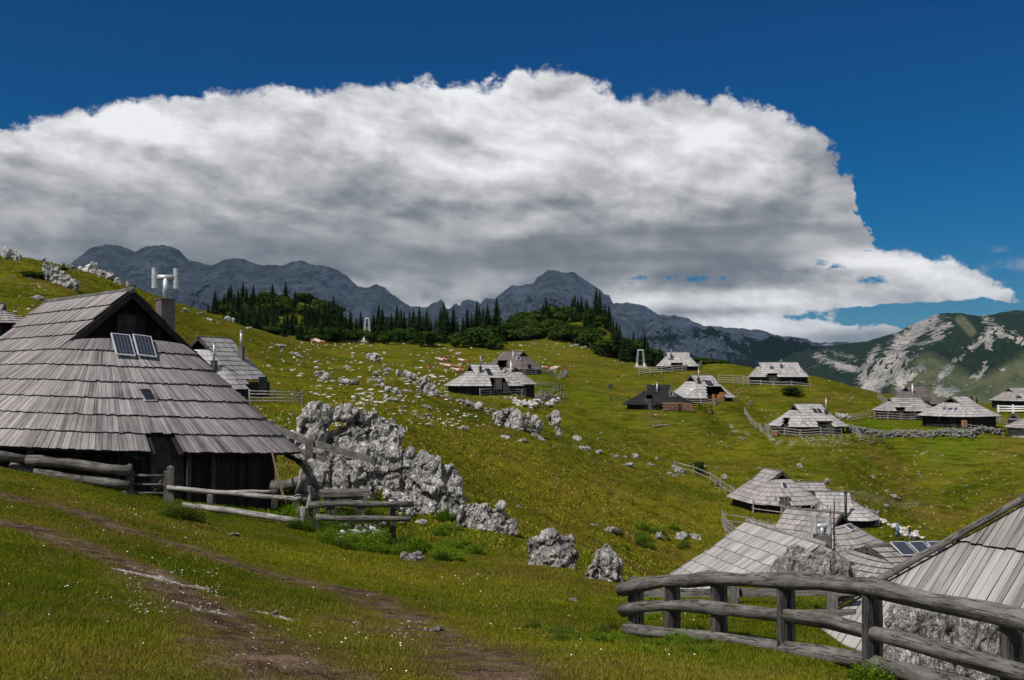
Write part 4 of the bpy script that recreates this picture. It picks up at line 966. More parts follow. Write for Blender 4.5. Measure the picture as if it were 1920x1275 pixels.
def chim_free(hh, px, py, D, hgt):
    p = hh.loc(P(px, py, D)); b = MB(); b.box(p - Vector((0, 0, .9)), (.26, 0, 0), (0, .26, 0), (0, 0, 1.0)); ch = b.build('chimney', M['chimney'], hh.root)
    b = MB(); b.tube([p, p + Vector((0, 0, hgt))], .09, 10); b.build('flue', M['steel'], ch, True)
    for sg in (-1, 1):
        b = MB(); c_ = p + Vector((sg * .26, 0, hgt)); b.tube([c_ - Vector((0, 0, .3)), c_ + Vector((0, 0, .32))], .11, 12, caps=False); b.build('wind_tube', M['steel'], ch, True)
        b = MB(); c_ = p + Vector((sg * .26, .22, hgt)); b.tube([c_ - Vector((0, 0, .3)), c_ + Vector((0, 0, .32))], .11, 12, caps=False); b.build('wind_tube', M['steel'], ch, True)
    b = MB(); b.tube([p + Vector((-.26, 0, hgt)), p + Vector((.26, 0, hgt))], .10, 12); b.build('flue_tee', M['steel'], ch, True)
chim_free(h, 1541, 1008, 38.3, .45)
h = far(1706, 38, 14, 1.75, 3.4, 4.6, 1023, 1100, 1170, 'shingle_mid', 'grey hut with three solar panels in a row right under its ridge', courses=8, bw=.2, step=.045)
for i in range(3):
    h.panel(1692 + 34 * i, 1036, .62, .85, kind='pv', tilt=.16, frm='alu')
# ---- big board roof at the right edge (hipped)
def big_roof():
    E = Vector((3.94, 13.5, -3.64)); a = Vector((.57, -.82, 0)).normalized(); b = Vector((.82, .57, 0)).normalized(); tn = .84
    root = empty('hut', E, label='nearest hut at lower right, big plank roof rising behind the fence', cat='hut', group='shingled herdsmen huts scattered over the pasture')
    def Q(u, v, o=0.0): return a * u + b * v + Vector((0, 0, v * tn)) + Vector((-b.x * tn, -b.y * tn, 1)).normalized() * o
    n = 6; st = .82; mb = MB(); hipk = .95; v00 = .36
    def hu(v): return max(0.0, (v - v00) * hipk)
    def hv(u): return u / hipk + v00 if u > 0 else v00
    for k in range(n):
        v0, v1 = k * st, (k + 1) * st; u = hu(v0) - .01
        while u < 9.5:
            w_ = random.uniform(.07, .13); u1 = u + w_; c = random.random(); lo = .05 + random.uniform(0, .012); jt = random.uniform(-.03, .0)
            va, vb_ = min(v1 + .05, hv(u)), min(v1 + .05, hv(u1))
            A, B = Q(u, v0 + jt, lo), Q(u1 - .008, v0 + jt, lo); Cc, Dd = Q(u1 - .008, vb_, .012), Q(u, va, .012)
            A0, B0 = Q(u, v0 + jt, lo - .045), Q(u1 - .008, v0 + jt, lo - .045)
            uu = random.random() * 30; mb.face([A, B, Cc, Dd], [(uu, 0), (uu + w_, 0), (uu + w_, vb_ - v0), (uu, va - v0)], c)
            mb.face([A0, B0, B, A], [(uu, 0), (uu + w_, 0), (uu + w_, .04), (uu, .04)], c * .5, 1)
            mb.face([B, B0, Q(u1 - .008, vb_, -.02), Cc], None, c, 1); mb.face([A0, A, Dd, Q(u, va, -.02)], None, c, 1)
            u = u1
    mb.face([Q(0, 0, -.03), Q(0, v00, -.03), Q(hu(n * st), n * st, -.03), Q(9.5, n * st, -.03), Q(9.5, 0, -.03)], None, .5, 1)
    hp = n * st
    # rear slopes closing the roof
    far1 = a * hu(hp) + b * hp + Vector((0, 0, hp * tn)); c1 = b * 2 * hp; far2 = a * 9.5 + b * hp + Vector((0, 0, hp * tn))
    mb.face([Vector((0, 0, -.04)), c1, far1], [(0, 0), (8, 0), (4, 5)], .4); mb.face([c1, c1 + a * 9.5, far2, far1], [(0, 0), (9, 0), (9, 5), (0, 5)], .6)
    mb.build('roof', [M['shingle_big'], M['under']], root)
    w = MB(); ins = .7
    crn = [a * ins + b * ins, a * 9.2 + b * ins, a * 9.2 + b * (2 * hp - ins), a * ins + b * (2 * hp - ins)]
    for p, q in zip(crn, crn[1:] + crn[:1]):
        L = (q - p).length; zt = ins * tn - .06; w.face([p + Vector((0, 0, -3)), q + Vector((0, 0, -3)), q + Vector((0, 0, zt)), p + Vector((0, 0, zt))], [(0, 0), (L, 0), (L, 3), (0, 3)])
    w.build('wall', M['wall'], root)
    def hipP(v, o=.06): return Q(hu(v), v, o)
    segs = [(.46, 1.1), (1.06, 2.3), (2.25, 3.6), (3.55, 4.95)]
    for i, (v0, v1) in enumerate(segs):
        for sd, oz in ((0, .10), (-.09, .03)):
            t = MB(); off = Vector((-.9, .1, 0)) * (-sd) * 0 + (a * sd); k = 5
            pts = [hipP(v0 + (v1 - v0) * j / k, oz + random.uniform(-.008, .008)) + off for j in range(k + 1)]
            t.tube(pts, [.055 * (1 if sd == 0 else .8) * (1 - .15 * (j / k)) for j in range(k + 1)], 7, jit=.12); t.build('hip_board', M['log_dark'] if sd else M['log'], root, True)
    return root
big_roof()
# ------------------------------------------------------------------ rocks
def ico(sub):
    bm = bmesh.new(); bmesh.ops.create_icosphere(bm, subdivisions=sub, radius=1.0)
    V = np.array([v.co[:] for v in bm.verts]); Fc = np.array([[v.index for v in f.verts] for f in bm.faces]); bm.free(); return V, Fc
ICO = {k: ico(k) for k in (2, 3, 4)}
def rockshape(sub, seed, size=1.0, elong=(1, .8, .7), rough=.45):
    V, Fc = ICO[sub]; V = V.copy(); n = V / np.linalg.norm(V, axis=1)[:, None]
    off = seed * 13.7
    d = 1 + rough * fbm(n + off, 1.1, 3) + rough * .45 * fbm(n + off, 2.6, 3, True) + rough * .18 * fbm(n + off, 7.0, 3, True)
    w1, w2, wi = worley(n * 1.5 + off); d = d + (.35 * (wi - .5) - .22 * np.clip(1 - (w2 - w1) / .2, 0, 1)) * (1 if sub > 2 else .6)
    V = n * d[:, None] * np.array(elong) * size
    V[:, 2] = np.where(V[:, 2] < -.3 * size, -.3 * size + (V[:, 2] + .3 * size) * .4, V[:, 2])
    return V, Fc
def worley(p):
    p = np.asarray(p, float); i = np.floor(p).astype(np.int64); f1 = np.full(len(p), 9.0); f2 = np.full(len(p), 9.0); idv = np.zeros(len(p))
    for dx in (-1, 0, 1):
        for dy in (-1, 0, 1):
            for dz in (-1, 0, 1):
                c = (i + [dx, dy, dz]) & 255; h = _perm[_perm[_perm[c[:, 0]] + c[:, 1]] + c[:, 2]]; h2 = _perm[h]; h3 = _perm[h2 + 7]
                q = i + [dx, dy, dz] + np.stack([h, h2, h3], -1) / 255.; d = np.linalg.norm(q - p, axis=1)
                m = d < f1; f2 = np.where(m, f1, np.minimum(f2, d)); idv = np.where(m, h, idv); f1 = np.where(m, d, f1)
    return f1, f2, idv / 255.
ROCKP = []
def weather(m2, s, amp, seedv, st=(1, 1, .55)):
    n = len(m2.vertices); co_ = np.empty(n * 3, dtype=np.float32); m2.vertices.foreach_get('co', co_); co_ = co_.reshape(-1, 3).astype(float)
    no = np.empty(n * 3, dtype=np.float32); m2.vertices.foreach_get('normal', no); no = no.reshape(-1, 3); q = co_ * np.array(st) + seedv
    wq = q + .25 * s * np.stack([fbm(q + 3, 1.2 / s, 2), fbm(q + 31, 1.2 / s, 2), fbm(q + 61, 1.2 / s, 2)], -1)
    a1, a2, id1 = worley(wq / (s * 1.9)); b1, b2, id2 = worley(wq / (s * .75)); c1, c2, id3 = worley(wq / (s * .28))
    cr1 = np.clip(1 - (a2 - a1) / .16, 0, 1); cr2 = np.clip(1 - (b2 - b1) / .18, 0, 1); cr3 = np.clip(1 - (c2 - c1) / .25, 0, 1)
    d = amp * s * (1.1 * fbm(q, .8 / s, 3) + 1.6 * (id1 - .5) + .7 * (id2 - .5) + .22 * (id3 - .5) - 2.6 * cr1 - 1.0 * cr2 - .3 * cr3 + .3 * fbm(q, 6.0 / s, 3, True))
    m2.vertices.foreach_set('co', (co_ + no * d[:, None]).astype(np.float32).ravel())
    ca = m2.attributes.new('crack', 'FLOAT', 'POINT'); ca.data.foreach_set('value', np.clip(cr1 + .7 * cr2 + .3 * cr3, 0, 1).astype(np.float32)); m2.update()
for k in range(14):
    r_ = random.Random(100 + k); bm = bmesh.new()
    for j in range(r_.randint(2, 5)):
        V, Fc = ICO[2]; rr = r_.uniform(.35, .75); W_ = V * np.array([rr * r_.uniform(.8, 1.5), rr, rr * r_.uniform(.5, 1.0)]) * (1 + .5 * fbm(V + k * 3 + j, 1.3, 2))[:, None] + np.array([r_.uniform(-.6, .6), r_.uniform(-.35, .35), r_.uniform(-.15, .2)])
        vs = [bm.verts.new(v) for v in W_]
        for f in Fc: bm.faces.new([vs[i] for i in f])
    me = bpy.data.meshes.new('tmp'); bm.to_mesh(me); bm.free(); o = bpy.data.objects.new('tmp', me); C.objects.link(o); md = o.modifiers.new('r', 'REMESH'); md.mode = 'VOXEL'; md.voxel_size = .055
    m2 = bpy.data.meshes.new_from_object(o.evaluated_get(bpy.context.evaluated_depsgraph_get())); bpy.data.objects.remove(o); bpy.data.meshes.remove(me)
    weather(m2, .55, .16, k * 5.3, (1, 1, .8)); m2.name = 'rock'; m2.materials.clear(); m2.materials.append(M['rock_small']); ROCKP.append(m2)
def outcrop(label, base, blobs, vox, matn='rock', amp=.10, group=None, cat='rock outcrop', name='rock_outcrop', dD=0.0, sq=.8, sink=True, sinkh=3.2):
    """blobs: (px, py, radius_px[, depth offset m]); merged into one mass by a voxel remesh, then weathered"""
    g = gat(*base); D0 = g.y + dD; bm = bmesh.new(); org = Vector((g.x, D0, g.z))
    ext = []
    for bl in blobs:
        ext.append(bl); D = D0; px, py, r = bl[:3]; rr = r / F * D; c = P(px, py, D); gr_ = gz(c.x, D)
        if sink and c.z - gr_ < sinkh:
            z = c.z - rr * .9; st = 0
            while z > gr_ - rr * .5 and st < 6: q = pix((c.x, D, z)); ext.append((q[0] + random.uniform(-.2, .2) * r, q[1], r * random.uniform(.8, 1.0))); z -= rr * .9; st += 1
    for i, bl in enumerate(ext):
        px, py, r = bl[:3]; dd = bl[3] if len(bl) > 3 else random.uniform(-.2, .2) * r / F * D0; D = D0 + dd
        c = P(px, py, D) - org; rr = r / F * D
        V, Fc = ICO[3]; n = V; dsp = 1 + .32 * fbm(n + i * 7.1 + px, 1.2, 3) + .10 * fbm(n + i * 3.3, 3.5, 2, True)
        W_ = n * dsp[:, None] * rr * np.array([1, sq, 1]) + np.array(c[:])
        vs = [bm.verts.new(v) for v in W_]
        for f in Fc: bm.faces.new([vs[j] for j in f])
    me = bpy.data.meshes.new('tmp'); bm.to_mesh(me); bm.free(); o = bpy.data.objects.new('tmp', me); C.objects.link(o)
    md = o.modifiers.new('r', 'REMESH'); md.mode = 'VOXEL'; md.voxel_size = vox * D0 / F
    dg = bpy.context.evaluated_depsgraph_get(); ev = o.evaluated_get(dg); m2 = bpy.data.meshes.new_from_object(ev)
    bpy.data.objects.remove(o); bpy.data.meshes.remove(me)
    n = len(m2.vertices); co_ = np.empty(n * 3, dtype=np.float32); m2.vertices.foreach_get('co', co_); co_ = co_.reshape(-1, 3).astype(float)
    no = np.empty(n * 3, dtype=np.float32); m2.vertices.foreach_get('normal', no); no = no.reshape(-1, 3)
    s = D0 / F * 30      # feature size tied to the real size of the mass
    q = co_ * np.array([1, 1, .55]) + np.array(base[0] * .1)
    wq = q + .25 * s * np.stack([fbm(q + 3, 1.2 / s, 2), fbm(q + 31, 1.2 / s, 2), fbm(q + 61, 1.2 / s, 2)], -1)
    a1, a2, id1 = worley(wq / (s * 1.9)); b1, b2, id2 = worley(wq / (s * .75)); c1, c2, id3 = worley(wq / (s * .28))
    cr1 = np.clip(1 - (a2 - a1) / .16, 0, 1); cr2 = np.clip(1 - (b2 - b1) / .18, 0, 1); cr3 = np.clip(1 - (c2 - c1) / .25, 0, 1)
    d = amp * s * (1.1 * fbm(q, .8 / s, 3) + 1.6 * (id1 - .5) + .7 * (id2 - .5) + .22 * (id3 - .5) - 2.6 * cr1 - 1.0 * cr2 - .3 * cr3 + .3 * fbm(q, 6.0 / s, 3, True))
    co_ = co_ + no * d[:, None]; m2.vertices.foreach_set('co', co_.astype(np.float32).ravel())
    m2.materials.clear(); m2.materials.append(M[matn]); ca = m2.attributes.new('crack', 'FLOAT', 'POINT'); ca.data.foreach_set('value', np.clip(cr1 + .7 * cr2 + .3 * cr3, 0, 1).astype(np.float32)); m2.polygons.foreach_set('use_smooth', np.ones(len(m2.polygons), dtype=bool)); m2.update()
    m2.name = name
    return link(name, m2, loc=org, label=label, cat=cat, group=group)
OG = 'karst outcrops between the large hut and the slope'
outcrop('tall jagged limestone outcrop behind the plank fence, tallest rock of the picture', (640, 905), [(628, 822, 18, .5), (646, 806, 14, .4), (676, 796, 12, .3), (612, 835, 18, .4), (556, 822, 20), (566, 848, 20), (575, 790, 18), (585, 768, 15), (598, 764, 12), (610, 772, 15), (604, 792, 20), (595, 820, 24), (580, 850, 24), (604, 850, 24), (628, 858, 22), (634, 826, 14), (636, 784, 12), (640, 772, 10), (652, 768, 12), (655, 790, 16), (666, 778, 12), (660, 815, 22), (684, 776, 11), (692, 790, 15), (702, 778, 9),
    (694, 812, 20), (714, 792, 12), (722, 806, 17), (738, 794, 13), (752, 810, 16), (742, 822, 18), (722, 838, 24), (694, 850, 26), (664, 848, 26), (658, 882, 22), (694, 884, 22), (742, 850, 22), (764, 848, 14), (776, 872, 14), (752, 880, 24), (720, 885, 22), (620, 882, 24)], 1.7, group=OG, dD=1.5, sinkh=1.3)
outcrop('rounded boulders in front of the tall outcrop, above the picnic table', (655, 925), [(578, 875, 15), (583, 890, 15), (606, 885, 14), (600, 895, 16), (624, 872, 14), (630, 885, 12), (642, 860, 9), (650, 875, 15), (668, 880, 20), (690, 885, 18), (660, 895, 20), (680, 900, 20), (668, 910, 16), (700, 880, 10)], 1.5, 'rock_near', group=OG, dD=.2)
outcrop('ragged limestone spur running down to the right of the rubble heap', (850, 975), [(800, 870, 18), (790, 860, 14), (815, 875, 18), (825, 890, 22), (845, 885, 14), (850, 905, 20), (856, 925, 18), (860, 950, 14), (840, 925, 22), (820, 915, 22), (800, 900, 20), (790, 925, 20), (800, 945, 18), (825, 945, 16), (845, 950, 16), (868, 940, 12), (780, 900, 18), (770, 870, 16)], 1.7, group=OG, dD=.3)
outcrop('low knobbly limestone ridge at the lower end of the spur', (915, 1000), [(872, 958, 14), (868, 972, 14), (888, 952, 14), (892, 968, 17), (905, 955, 14), (912, 972, 20), (925, 985, 18), (938, 950, 12), (940, 968, 14), (945, 990, 16), (958, 985, 13), (962, 998, 9), (925, 1000, 10), (882, 980, 12)], 1.6, group=OG, dD=.5)
outcrop('big domed limestone boulder with weeds growing against its foot', (1040, 1062), [(1000, 1020, 16), (1015, 1025, 20), (1035, 1015, 25), (1040, 1030, 26), (1060, 1020, 22), (1066, 1040, 20), (1060, 1050, 16), (1030, 1045, 22), (1070, 1052, 10)], 1.5, 'rock_near', group=None, cat='boulder', name='boulder')
outcrop('pointed pyramid shaped boulder standing right of the big domed boulder', (1135, 1088), [(1136, 1030, 12), (1135, 1045, 20), (1145, 1060, 20), (1125, 1062, 18), (1112, 1068, 12), (1104, 1072, 9), (1140, 1075, 15), (1155, 1062, 10), (1098, 1076, 6)], 1.5, 'rock_near', cat='boulder', name='boulder')
outcrop('boulder crusted with orange lichen behind the log fence', (1510, 1095), [(1447, 1092, 22), (1470, 1075, 30), (1488, 1055, 26), (1500, 1052, 28), (1500, 1075, 36), (1535, 1060, 26), (1548, 1053, 26), (1565, 1065, 28), (1540, 1080, 34), (1580, 1080, 22), (1600, 1092, 16), (1430, 1100, 14)], 2.2, 'rock_lichen', amp=.07, cat='boulder', name='boulder', dD=-.6)
o8 = outcrop('pitted lichened rock mass seen between the rails at the lower right', (1760, 1290), [(1690, 1165, 32), (1700, 1200, 36), (1725, 1165, 36), (1760, 1165, 34), (1750, 1200, 42), (1800, 1175, 36), (1800, 1215, 44), (1840, 1180, 36), (1850, 1220, 44), (1880, 1190, 36), (1890, 1230, 40), (1930, 1200, 40), (1700, 1250, 46), (1750, 1265, 50), (1820, 1270, 50), (1880, 1275, 50)], 2.6, 'rock_lichen', amp=.06, cat='rock', name='rock', dD=1.6, sq=.6)
outcrop('steep isolated crag with an overhanging right side on the open slope', (1040, 828), [(1030, 782, 9), (1042, 778, 9), (1045, 790, 9), (1046, 802, 8), (1048, 815, 6), (1036, 792, 8)], .9, 'rock', dD=0, sink=False)
outcrop('broken cluster of pale rocks left of the isolated crag', (960, 805), [(932, 778, 9), (943, 773, 8), (955, 772, 9), (968, 778, 10), (975, 785, 9), (953, 785, 8), (988, 776, 5), (958, 795, 9), (1000, 790, 7), (1010, 796, 8), (1003, 785, 6)], .9, 'rock', dD=0)
outcrop('long dark-grey broken ledge high on the left hillside', (120, 538), [(84, 487, 6), (90, 494, 7), (98, 500, 8), (106, 508, 9), (116, 516, 9), (126, 522, 9), (136, 530, 9), (145, 536, 7)], .9, 'rock')
outcrop('big pale boulder on the skyline of the left hill', (172, 514), [(168, 503, 8), (176, 498, 9), (160, 508, 6), (150, 505, 6), (182, 508, 7)], .8, 'pebble')
outcrop('jagged row of pale blocks along the crest of the left hill', (215, 530), [(118, 494, 5), (132, 500, 5), (148, 506, 6), (192, 513, 7), (200, 516, 6), (210, 518, 7), (218, 524, 6), (228, 528, 5), (240, 533, 5)], .8, 'rock_small')
outcrop('dark round boulder on the skyline at the far left', (20, 486), [(16, 472, 8), (24, 478, 8), (32, 482, 6), (14, 480, 7)], .8, 'rock', cat='boulder', name='boulder')
outcrop('mossy rock hump directly right of the large hut roof corner', (460, 760), [(438, 735, 7), (447, 742, 9), (455, 748, 9), (460, 757, 9), (462, 768, 9)], 1.0, 'rock_near')
outcrop('row of pale rocks on the rise in front of the silvery hut', (800, 738), [(790, 715, 8), (800, 712, 9), (806, 722, 8), (796, 728, 7), (812, 730, 7), (820, 735, 6)], .9, 'rock')
for base, bl, lb in [((610, 712), [(596, 700, 7), (604, 696, 6), (612, 704, 7)], 'jagged pale outcrop high in the rocky band, left of the wide one'), ((655, 722), [(640, 712, 7), (650, 716, 8), (662, 718, 7), (668, 714, 5)], 'wide jagged pale outcrop in the middle of the rocky band'),
        ((705, 682), [(690, 668, 6), (700, 672, 8), (710, 676, 6)], 'broad outcrop at the upper right of the rocky band'), ((765, 712), [(748, 700, 8), (758, 698, 7), (768, 704, 9), (778, 706, 7)], 'knobbly outcrop left of the silvery hut, above the rise'),
        ((720, 722), [(708, 706, 8), (716, 712, 7), (702, 702, 6)], 'upright pale outcrop between the broad and the knobbly one'), ((735, 745), [(716, 722, 6), (728, 730, 8), (742, 734, 8)], 'slanting outcrop just above the long flat slab'),
        ((890, 772), [(862, 752, 6), (874, 756, 7), (886, 760, 8), (898, 764, 7), (906, 770, 5)], 'long ragged ledge below the silvery hut')]:
    outcrop(lb, base, bl, .8, 'rock_small', sink=False)
RG = 'limestone rocks strewn over the pasture'
nrock = [0]
def rock(px, py, wpx, asp=.6, label=None, mi=None, yaw=None, sink=.25):
    g = gat(px, py); me = ROCKP[random.randrange(14) if mi is None else mi]
    o = link('rock', me, loc=g + Vector((0, 0, 0)), label=label or 'x', cat='rock', group=RG)
    s = wpx / F * g.y / 2 * 1.2; o.scale = (s, s * random.uniform(.7, 1.1), s * asp * random.uniform(.85, 1.15) * 1.4)
    o.rotation_euler = (random.uniform(-.25, .25), random.uniform(-.25, .25), random.uniform(0, 6.28) if yaw is None else yaw)
    o.location.z += s * asp * (.35 - sink); nrock[0] += 1; return o
named = [(866, 805, 28, .5, 'low pale rock lying alone on the open slope left of the crag'), (845, 806, 10, .5, 'tiny pale rock left of the lone low rock'), (800, 780, 26, .5, 'flat pale rock below the rocky rise'), (798, 765, 22, .4, 'small flat rock just above another flat rock'),
    (735, 753, 34, .45, 'long flat slab on the slope behind the tall outcrop'), (760, 765, 16, .5, 'short rock at the lower end of the long slab'), (950, 822, 22, .5, 'pale rock at the left of a pair below the broken cluster'), (978, 828, 22, .5, 'pale rock at the right of a pair below the broken cluster'),
    (1018, 826, 18, .5, 'small rock just left of the foot of the isolated crag'), (1082, 825, 24, .7, 'large pale rock right of the isolated crag'), (1094, 842, 22, .6, 'rounded rock below the large pale rock right of the crag'), (1120, 850, 20, .4, 'low rubble rock right of the rounded rock'),
    (1155, 858, 12, .7, 'small white rock at the start of the stone row'), (1178, 875, 28, .4, 'long flat dark rock on the middle slope'), (1190, 858, 18, .7, 'upright rock above the long flat dark rock'), (1220, 872, 14, .6, 'white rock midway along the stone row'), (1232, 862, 10, .6, 'small rock behind the stone row'),
    (1145, 1000, 34, .6, 'pale arched rock on a bare patch above the pyramid boulder'), (1112, 985, 16, .5, 'white slab end left of the arched rock'), (1235, 1012, 20, .9, 'upright leaning rock among weeds left of the paired pale rocks'), (1275, 1010, 30, .6, 'pale smooth rock, left and larger of a pair'), (1302, 1010, 26, .45, 'pale smooth rock, right and flatter of a pair'),
    (972, 952, 12, .8, 'small bright white stone alone right of the low knobbly ridge'), (770, 1050, 34, .65, 'angular pale boulder lying at the edge of the green weeds'), (1073, 1126, 26, .3, 'white flat stone in the grass before the right fence'), (812, 1182, 40, .25, 'flat pale stone set in the muddy rut'), (435, 1003, 26, .35, 'flat white stone beside the upper wheel rut'),
    (510, 1152, 30, .35, 'flat gravelly stone right of the rut'), (470, 1142, 12, .5, 'small square stone next to the rut'), (1265, 880, 14, .9, 'white upright rock at the top end of the rail fence in the hollow'), (1277, 886, 22, .7, 'cluster rock at the top end of the rail fence'), (1320, 876, 10, .6, 'small rock right of the rail fence head'),
    (36, 560, 24, .5, 'x'), (72, 562, 28, .5, 'pale flat rock alone on the left hillside above the roof ridge'), (1575, 850, 8, .5, 'tiny rock below the stony bank'), (1425, 880, 8, .9, 'small upright rock above the brownish hut'), (1499, 876, 16, .7, 'grey rock above the hollow right of the brownish hut'), (1550, 905, 14, .8, 'upright rock right of the grey roof of the hollow'),
    (1675, 935, 18, .6, 'pale rock on the slope right of the hollow'), (1360, 898, 14, .8, 'tall rock left of the brownish hut'), (610, 712, 22, .6, 'pale round rock amid the rocky band'), (655, 722, 34, .5, 'wide pale rock amid the rocky band'), (700, 672, 34, .5, 'broad rock near the upper edge of the rocky band'),
    (430, 604, 22, .7, 'round pale boulder on the hill edge before the spruces'), (455, 606, 22, .8, 'second pale boulder on the hill edge, right of the round one'), (465, 618, 22, .5, 'sloping pale slab under the hill edge boulders'), (688, 645, 20, .3, 'x'), (1530, 805, 8, .5, 'x')]
for px, py, w_, a, lb in named:
    if lb == 'x': continue
    rock(px, py, w_, a, lb)
def scat(n, region, wr, label, asp=.6, curve=None, spread=0):
    for i in range(n):
        if curve:
            k = random.uniform(0, len(curve) - 1.001); a, b = curve[int(k)], curve[int(k) + 1]; f = k - int(k)
            px = a[0] + (b[0] - a[0]) * f + random.gauss(0, spread); py = a[1] + (b[1] - a[1]) * f + random.gauss(0, spread * .5)
        else: px = random.uniform(region[0], region[2]); py = random.uniform(region[1], region[3])
        rock(px, py, wr[0] * (wr[1] / wr[0]) ** (random.random() ** 1.5), asp * random.uniform(.7, 1.3), label)
scat(30, None, (5, 22), 'pale rock in the dense rocky band crossing the hillside above the tall outcrop', curve=[(500, 655), (560, 665), (640, 690), (720, 715), (790, 735)], spread=16)
scat(24, None, (5, 20), 'grey rock in the jumbled band just below the silvery hut', curve=[(700, 690), (790, 720), (850, 750), (900, 765), (930, 780)], spread=9)
scat(12, None, (6, 18), 'pale rock on the crest of the left hill', curve=[(55, 478), (130, 500), (200, 520), (250, 540)], spread=5)
scat(12, None, (5, 16), 'pale rock along the hill edge between the large chimney and the spruces', curve=[(250, 545), (330, 580), (420, 610), (500, 640)], spread=5)
scat(20, (10, 500, 330, 620), (3, 9), 'small stone on the grass of the left hillside')
scat(22, None, (4, 12), 'white stone in the row leading down to the rail fence in the hollow', curve=[(1060, 830), (1130, 855), (1200, 862), (1250, 885), (1330, 905), (1400, 935)], spread=5)
scat(20, None, (4, 9), 'white stone in the line at the foot of the wood', curve=[(925, 648), (1000, 645), (1060, 648), (1120, 655), (1180, 672)], spread=3)
scat(22, (1120, 780, 1560, 900), (3, 10), 'small stone scattered on the middle slope')
scat(20, (1620, 880, 1900, 1000), (3, 12), 'small stone on the right slope beyond the hollow')
scat(16, None, (3, 8), 'white stone tumbled down the stony bank', curve=[(1490, 822), (1540, 832), (1600, 832)], spread=4)
scat(14, None, (4, 11), 'stone in the little ring of rocks below the fence end', curve=[(960, 748), (985, 760), (1030, 762), (1050, 750)], spread=3)
scat(10, None, (3, 8), 'white stone below the wide skyline hut', curve=[(1470, 742), (1560, 745), (1600, 750)], spread=5)
# heap of stones between table and spur: one dry heap
def heap(label, area, n, rpx, name='stone_heap', cat='stone heap', group=None, up=6, matn='pebble'):
    VV, FF, k = [], [], 0; g0 = None
    for i in range(n):
        q_ = area(i / n); g = q_ if isinstance(q_, Vector) else gat(*q_); g0 = g0 or g; r = random.uniform(*rpx) / F * g.y
        V, Fc = rockshape(2, random.randrange(500), r, (1, random.uniform(.7, 1), random.uniform(.5, .9)), .5)
        a = random.uniform(0, 6.28); Rm = np.array([[math.cos(a), -math.sin(a), 0], [math.sin(a), math.cos(a), 0], [0, 0, 1]])
        VV.append(V @ Rm.T + np.array((g + Vector((0, 0, random.uniform(0, up) / F * g.y)) - g0)[:])); FF.append(Fc + k); k += len(V)
    me = raw_mesh(name, np.concatenate(VV), np.concatenate(FF), M[matn], False)
    return link(name, me, loc=g0, label=label, cat=cat, group=group)
heap('rubble heap of loose stones spilling down beside the picnic table', lambda f: (random.gauss(765, 24), random.gauss(935, 20)), 150, (4, 10), up=10, matn="rock_small")
heap('low heap of stones in the weeds below the rail', lambda f: (random.uniform(640, 720), random.uniform(985, 1012)), 60, (4, 9), up=6)
def wallpath(pts, spread):
    W3 = [gat(*p) for p in pts]
    def fn(f):
        k = random.uniform(0, len(W3) - 1.001); a, b = W3[int(k)], W3[int(k) + 1]; q = a.lerp(b, k - int(k)); q.x += random.gauss(0, .12 * spread); q.y += random.gauss(0, .25 * spread)
        return Vector((q.x, q.y, gz(q.x, q.y)))
    return fn
heap('long dry stone wall with small posts below the two right huts', wallpath([(1588, 812), (1620, 814), (1680, 820), (1750, 824), (1820, 822), (1880, 817)], .6), 1100, (1.4, 2.8), 'stone_wall', 'stone wall', up=11, matn='wall_stone')
heap('stone wall end at the right edge under the roof corner', wallpath([(1892, 818), (1945, 822)], 1), 110, (2.5, 4.5), 'stone_wall', 'stone wall', up=16, matn='rock_near')
heap('tumbled wall of white stones running behind the hollow to the walkers', wallpath([(1590, 978), (1640, 985), (1680, 998), (1722, 1012)], 2), 170, (3, 6), 'stone_wall', 'stone wall', up=7)
heap('ring of piled stones in the dip below the silvery hut', wallpath([(960, 752), (975, 762), (1000, 764), (1030, 762), (1048, 752)], 1.5), 120, (2, 4.5), 'stone_wall', 'stone wall', up=6)
heap('short stone wall behind the yard of the middle huts', wallpath([(1570, 783), (1595, 787)], 1), 60, (2, 3.5), 'stone_wall', 'stone wall', up=8, matn='rock_near')
